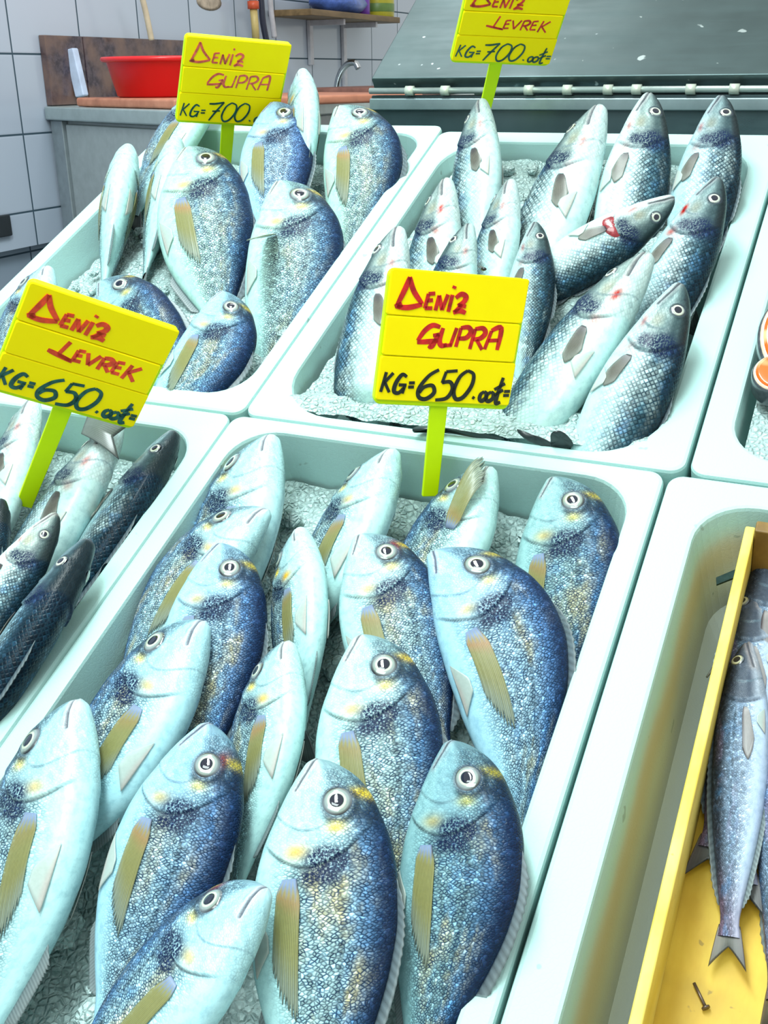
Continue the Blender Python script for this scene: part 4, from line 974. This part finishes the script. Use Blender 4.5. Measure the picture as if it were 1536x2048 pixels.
def price_sign(px, dist, rows, price_ink, stick_px, label, red=M_INKR, ratio=1.12, stick_len=.11, lw=1.0):
    cen, ex, ey, n, w, h = rect_from_px(px, dist, ratio, (stick_px[1], -.01))
    Mw = Matrix(((ex[0], ey[0], n[0], cen[0]), (ex[1], ey[1], n[1], cen[1]), (ex[2], ey[2], n[2], cen[2]), (0, 0, 0, 1)))
    root = empty('price_sign', Mw)
    def plate(x0, x1, y0, y1, z0, z1, r, name, mat, par):
        m = MB(); e = .0008
        m.loops([rrect(x0, x1, y0, y1, r, z0, 4), rrect(x0, x1, y0, y1, r, z1 - e, 4), rrect(x0+e, x1-e, y0+e, y1-e, r, z1, 4)])
        return m.build(name, mat, par)
    plate(-w/2 - .0005, w/2 + .001, -h/2 - .004, h/2 - .001, -.008, -.0012, .006, 'backing_plate', M_LIME, root)
    cards = []
    hh = [.345, .305, .35]; y = h / 2
    for k, f in enumerate(hh):
        y1 = y; y0 = y - f * h; y = y0
        dx = (0, .0016, -.0004)[k] * (1 if len(px) else 1)
        cards.append((plate(-w/2 + .0004 + dx*.4, w/2 - dx, y0 + .0004, y1 - .0003, -.0010, .0012 + .0004 * (k == 1), .0022, 'yellow_card', M_YEL, root), y0, y1))
    zt = .0019
    def write(items, ink, card, wid):
        m = MB()
        for ch, x0, x1, yy0, yy1 in items:
            for st_ in strokes(ch):
                P = smooth_line([(-w/2 + w * (x0 + (x1 - x0) * a), h/2 - h * (yy0 + (yy1 - yy0) * b)) for a, b in st_], 6)
                pts = [np.array(p) for p in P]; nn = len(pts); up, lo = [], []
                for i, p in enumerate(pts):
                    d = pts[min(i+1, nn-1)] - pts[max(i-1, 0)]; d = d / (np.linalg.norm(d) + 1e-9); nr_ = np.array([-d[1], d[0]])
                    ww = wid * w * (.78 + .32 * math.sin(math.pi * i / max(1, nn - 1))) * .5
                    up.append(p + nr_ * ww); lo.append(p - nr_ * ww)
                V = [(q[0], q[1], zt) for q in up] + [(q[0], q[1], zt) for q in lo] + [(q[0], q[1], .0008) for q in up] + [(q[0], q[1], .0008) for q in lo]
                fs = []
                for i in range(nn - 1):
                    fs += [(i, nn+i, nn+i+1, i+1), (2*nn+i, i, i+1, 2*nn+i+1), (nn+i, 3*nn+i, 3*nn+i+1, nn+i+1)]
                fs += [(0, 2*nn, 3*nn, nn), (nn-1, 2*nn-1, 4*nn-1, 3*nn-1)]
                m.add(V, fs)
        return m.build('lettering', ink, card)
    for k in range(3):
        write(rows[k], red if k < 2 else price_ink, cards[k][0], (.026 if k < 2 else .021) * lw)
    # stick in the plane of the sign
    a, bq = [np.array(on_plane(p, cen - n * .006, n)) for p in stick_px]
    Mi = np.array(Mw.inverted()); A = (Mi @ np.append(a, 1))[:3]; B = (Mi @ np.append(bq, 1))[:3]
    d = (B - A)[:2]; d /= np.linalg.norm(d); A2 = A[:2] - d * .02; B2 = A[:2] + d * stick_len; s = np.array([-d[1], d[0]]) * (w * .066)
    m = MB(); vs = [(*(A2 + s), -.0085), (*(A2 - s), -.0085), (*(B2 - s * .9), -.0085), (*(B2 + s * .9), -.0085)]
    m.add(vs + [(v[0], v[1], -.0040) for v in vs], [(0,1,2,3), (7,6,5,4), (0,4,5,1), (1,5,6,2), (2,6,7,3), (3,7,4,0)])
    m.build('stick', M_LIME, root, bevel=.0008)
    bd = Mw @ Vector((*B2, -.006)); dd = DW.inverted() @ bd
    print('SIGN w=%.3f h=%.3f stick end display' % (w, h), [round(v, 3) for v in dd])
    return tag(root, label, 'price sign', 'yellow price signs')
def on_plane(p, c, n):
    r = ray_w(p); return CAMW + r * (np.dot(c - CAMW, n) / np.dot(r, n))

DENIZ = [('D', .055, .245, .055, .285), ('E', .265, .330, .160, .280), ('N', .345, .420, .160, .285), ('I', .425, .470, .160, .288), ('Z', .475, .565, .150, .295)]
CUPRA = [('C', .245, .400, .395, .555), ('U', .405, .520, .405, .550), ('P', .530, .625, .395, .550), ('R', .635, .735, .395, .560), ('A', .745, .850, .385, .555)]
LEVREK = [('L', .255, .430, .385, .560), ('E', .425, .490, .430, .540), ('V', .500, .590, .425, .545), ('R', .600, .680, .425, .550), ('E', .690, .760, .425, .545), ('K', .775, .875, .420, .565)]
P650 = [('K', .030, .105, .775, .930), ('G', .115, .215, .785, .935), ('=', .225, .268, .835, .895), ('6', .290, .440, .735, .970), ('5', .430, .570, .735, .975), ('0', .560, .700, .730, .965), ('.', .700, .740, .920, .965),
        ('o', .765, .815, .890, .965), ('o', .815, .870, .890, .965), ('t', .865, .945, .770, .985), ('=', .945, .990, .865, .925)]
P700 = [(c if c not in '65' else {'6': '7', '5': '0'}[c], *r) for c, *r in P650]
price_sign([(785, 547), (1062, 547), (1013, 822), (747, 789)], .915, (DENIZ, CUPRA, P650), M_INKK, ((877, 812), (860, 985)), 'yellow price sign on a green stick at the photo centre reading 650', stick_len=.085, lw=1.3)
price_sign([(66, 563), (357, 661), (268, 855), (-28, 772)], 1.0, (DENIZ, LEVREK, P650), M_INKG, ((130, 805), (58, 985)), 'tilted yellow price sign at the left edge of the photo', red=plain('orange_red_marker', (.72, .055, .012), .4, var=.3, vs=120), stick_len=.135, ratio=1.2, lw=1.35)
price_sign([(378, 73), (583, 87), (552, 254), (347, 238)], 1.52, (DENIZ, CUPRA, P700), M_INKG, ((456, 248), (450, 330)), 'yellow price sign standing before the red tub at the back left', red=plain('pink_red_marker', (.66, .10, .06), .4, var=.5, vs=120), stick_len=.09, lw=.8)
price_sign([(949, -33), (1152, -28), (1094, 131), (893, 118)], 1.365, (DENIZ, LEVREK, P700), M_INKG, ((992, 126), (972, 210)), 'yellow price sign cut by the top edge of the photo', red=plain('dark_red_marker', (.55, .03, .02), .4, var=.5, vs=120), stick_len=.10, lw=.8)

# fly on the centre sign
fp = on_plane((968, 543), *(lambda r: (r[0], r[3]))(rect_from_px([(785, 547), (1062, 547), (1013, 822), (747, 789)], .915, 1.12)))
fly = empty('fly', Matrix.Translation(tuple(fp + np.array([0, -.001, .0022]))))
M_FLY = plain('fly_black', (.01, .012, .012), .4)
b = MB(); b.lathe([(.0002, -.0026), (.0013, -.0016), (.0016, 0), (.0012, .0016), (.0003, .0026)], (0, 0, 0), 12); o = b.build('fly_body', M_FLY, fly, smooth=True); o.rotation_euler = (0, math.pi/2, 0)
for sd in (1, -1):
    b = MB(); b.add([(0, 0, .001), (-.004, sd*.0012, .0016), (-.0042, sd*.0028, .0016), (-.001, sd*.0016, .0012), (0, 0, .0013), (-.004, sd*.0012, .0019), (-.0042, sd*.0028, .0019), (-.001, sd*.0016, .0015)], [(3,2,1,0), (4,5,6,7), (0,1,5,4), (1,2,6,5), (2,3,7,6), (3,0,4,7)])
    b.build('wing', plain('fly_wing', (.10, .11, .11), .3), fly)
tag(fly, 'small dark fly on the top edge of the centre price sign', 'fly')

# ------------------------------------------------------------------ yellow crate with hake in the right box
ZT, ZF = -.004, -.074
cl = [at_z(p, ZT) for p in ((1440, 1250), (1350, 1650), (1262, 2040))]
xl = float(np.mean([c[0] for c in cl])); yb = float(at_z((1512, 1040), ZT + .008)[1])
print('crate', cl, xl, yb)
crate = empty('wooden_crate', DW @ Matrix.Translation((xl + .15, .35, ZF))); bpy.context.view_layer.update()
M_CR = mat_wood('yellow_painted_wood', (.62, .38, .015), (.76, .55, .05), (3, .35, 3), .5, .5)
M_CRL = mat_wood('pale_yellow_edge', (.66, .50, .07), (.80, .66, .17), (3, .6, 3), .6, .5)
M_CRB = mat_wood('brown_wet_wood', (.15, .08, .012), (.27, .16, .03), (3, 3, .6), .5, .4)
def cpart(lo, hi, name, mat, bevel=.0015):
    m = MB(); m.box(lo, hi, DW); o = m.build(name, mat, None, None, bevel=bevel); o.parent = crate; o.matrix_parent_inverse = crate.matrix_world.inverted(); return o
cpart((xl, .10, ZF), (xl + .008, yb, ZT), 'side_board', M_CRL)
cpart((xl + .30, .10, ZF), (xl + .311, yb, ZT), 'side_board', M_CRL)
cpart((xl + .0082, yb - .012, ZF + .001), (xl + .2998, yb, ZT + .008), 'end_board', M_CRB)
cpart((xl + .001, .102, ZF - .008), (xl + .31, yb - .001, ZF - .0002), 'base_board', M_CR)
tag(crate, 'shallow yellow painted wooden crate holding the hake', 'crate')
n0, n1 = at_z((1388, 1966), ZF + .003), at_z((1412, 2016), ZF + .003)
b = MB(); b.tube([n0, n1], .0011, 8); b.tube([n1 - (n1 - n0) * .05, n1 + (n1 - n0) * .02], .0028, 10)
tag(b.build('nail', plain('rusty_nail', (.16, .12, .09), .35, metal=.7), mw=DW, smooth=True), 'thin rusty nail lying on the yellow crate bottom', 'nail')

def hake(snout, tail, width, label, z=ZF + .020, dorsal='L', roll=0, seed=0, z1=None, **k):
    P, Q = at_z(snout, z), at_z(tail, z1 or ZF + .010)
    L = np.linalg.norm(P - Q); mid = tuple(np.array(snout) * .55 + np.array(tail) * .45)
    pitch = math.degrees(math.asin((P[2] - Q[2]) / L))
    return place_fish('hake', 'hake', snout, mid, width, dorsal, roll, pitch, label, z0=z, seed=seed, Lfix=L, group='hake in the yellow crate', **k)
hake((1492, 1284), (1452, 1972), 118, 'hake lying on top in the yellow crate with its whole tail in view', z=ZF + .040, seed=71, roll=8)
hake((1500, 1170), (1490, 1872), 118, 'hake with yellow ringed eye behind the topmost one in the yellow crate', z=ZF + .026, seed=72, roll=6)
hake((1545, 1100), (1400, 1800), 118, 'hake at the back of the crate, mostly hidden, with its tail at the left board', z=ZF + .022, seed=73, roll=0)
hake((1590, 1300), (1545, 2120), 130, 'pale hake at the right edge of the photo in the crate', z=ZF + .030, seed=74, roll=50)

# dark scrap for the painted shade of a slot in the foam wall
sc = [at_z(p, -.040) for p in ((1432, 1158), (1484, 1136), (1484, 1152), (1433, 1172))]
b = MB(); b.add([tuple(q) for q in sc] + [tuple(q + np.array([0, 0, .002])) for q in sc], [(3,2,1,0), (4,5,6,7), (0,1,5,4), (1,2,6,5), (2,3,7,6), (3,0,4,7)])
tag(b.build('slot_shade', plain('dark_green_slot_shade', (.018, .036, .034), .8, var=.3, vs=200, spec=.1), mw=DW), 'dark grey green scrap standing for a shaded slot in the foam wall left of the crate', 'strip')
sc = [at_z(p, -.050) for p in ((1427, 1333), (1430, 1336), (1415, 1356), (1412, 1353))]
b = MB(); b.tube([(sc[0] + sc[1]) / 2, (sc[2] + sc[3]) / 2], [.0016, .0008], 8)
tag(b.build('splinter', plain('dark_splinter', (.05, .05, .035), .6), mw=DW, smooth=True), 'tiny dark splinter beside the crate edge below the scrap', 'splinter')

# ------------------------------------------------------------------ salmon steaks at the right edge
t = NT('salmon_flesh'); p = t.obj(); wv = t.n('ShaderNodeTexWave'); wv.wave_type = 'RINGS'; wv.inputs['Scale'].default_value = 22; wv.inputs['Distortion'].default_value = 3.0; wv.inputs['Detail'].default_value = 2
t.l(p, wv.inputs['Vector'])
t.set(Base_Color=t.mix(t.rng(wv.outputs[1], .62, .95), (.72, .12, .012), (.85, .46, .22)), Roughness=.2, Coat_Weight=.5); M_SAL = t.m
M_SKIN = plain('salmon_skin', (.05, .06, .07), .25, var=.5, vs=120, coat=.4)
M_FAT = plain('salmon_fat', (.80, .58, .42), .3, var=.2, vs=120)
def steak(px, z, rx, ry, ang, tilt, label):
    c = at_z(px, z); M = DW @ Matrix.Translation(tuple(c)) @ Matrix.Rotation(ang, 4, 'Z') @ Matrix.Rotation(tilt, 4, 'X')
    root = empty('salmon_steak', M)
    def ring(s, z, n=48):
        P = []
        for a in np.linspace(0, 2*math.pi, n, endpoint=False):
            r = 1 - .16 * math.exp(-((a - math.pi * 1.5) / .35) ** 2) + .04 * math.cos(2*a); P.append((rx * s * r * math.cos(a), ry * s * r * math.sin(a), z))
        return P
    th = .022
    m = MB(); m.loops([ring(.94, 0), ring(1.0, .003), ring(1.0, th - .003), ring(.97, th - .0006)]); m.build('skin', M_SKIN, root, smooth=True)
    m = MB(); m.loops([ring(.95, .004), ring(.95, th), ring(.90, th + .0016)]); m.build('fat_edge', M_FAT, root, smooth=True)
    m = MB(); m.loops([ring(.89, .006), ring(.89, th + .002), ring(.80, th + .0032), ring(.30, th + .002)]); m.build('flesh', M_SAL, root, smooth=True)
    m = MB(); m.lathe([(.010, th), (.0105, th + .004), (.004, th + .0046)], (0, 0, 0), 16); m.build('bone', M_FAT, root, smooth=True)
    return tag(root, label, 'fish', 'salmon steaks in the right box')
steak((1616, 705), .000, .044, .062, .2, .25, 'orange salmon steak with dark skin at the right edge of the photo')
steak((1582, 785), -.006, .034, .030, -.3, .1, 'smaller orange salmon steak lying in front of the other one')
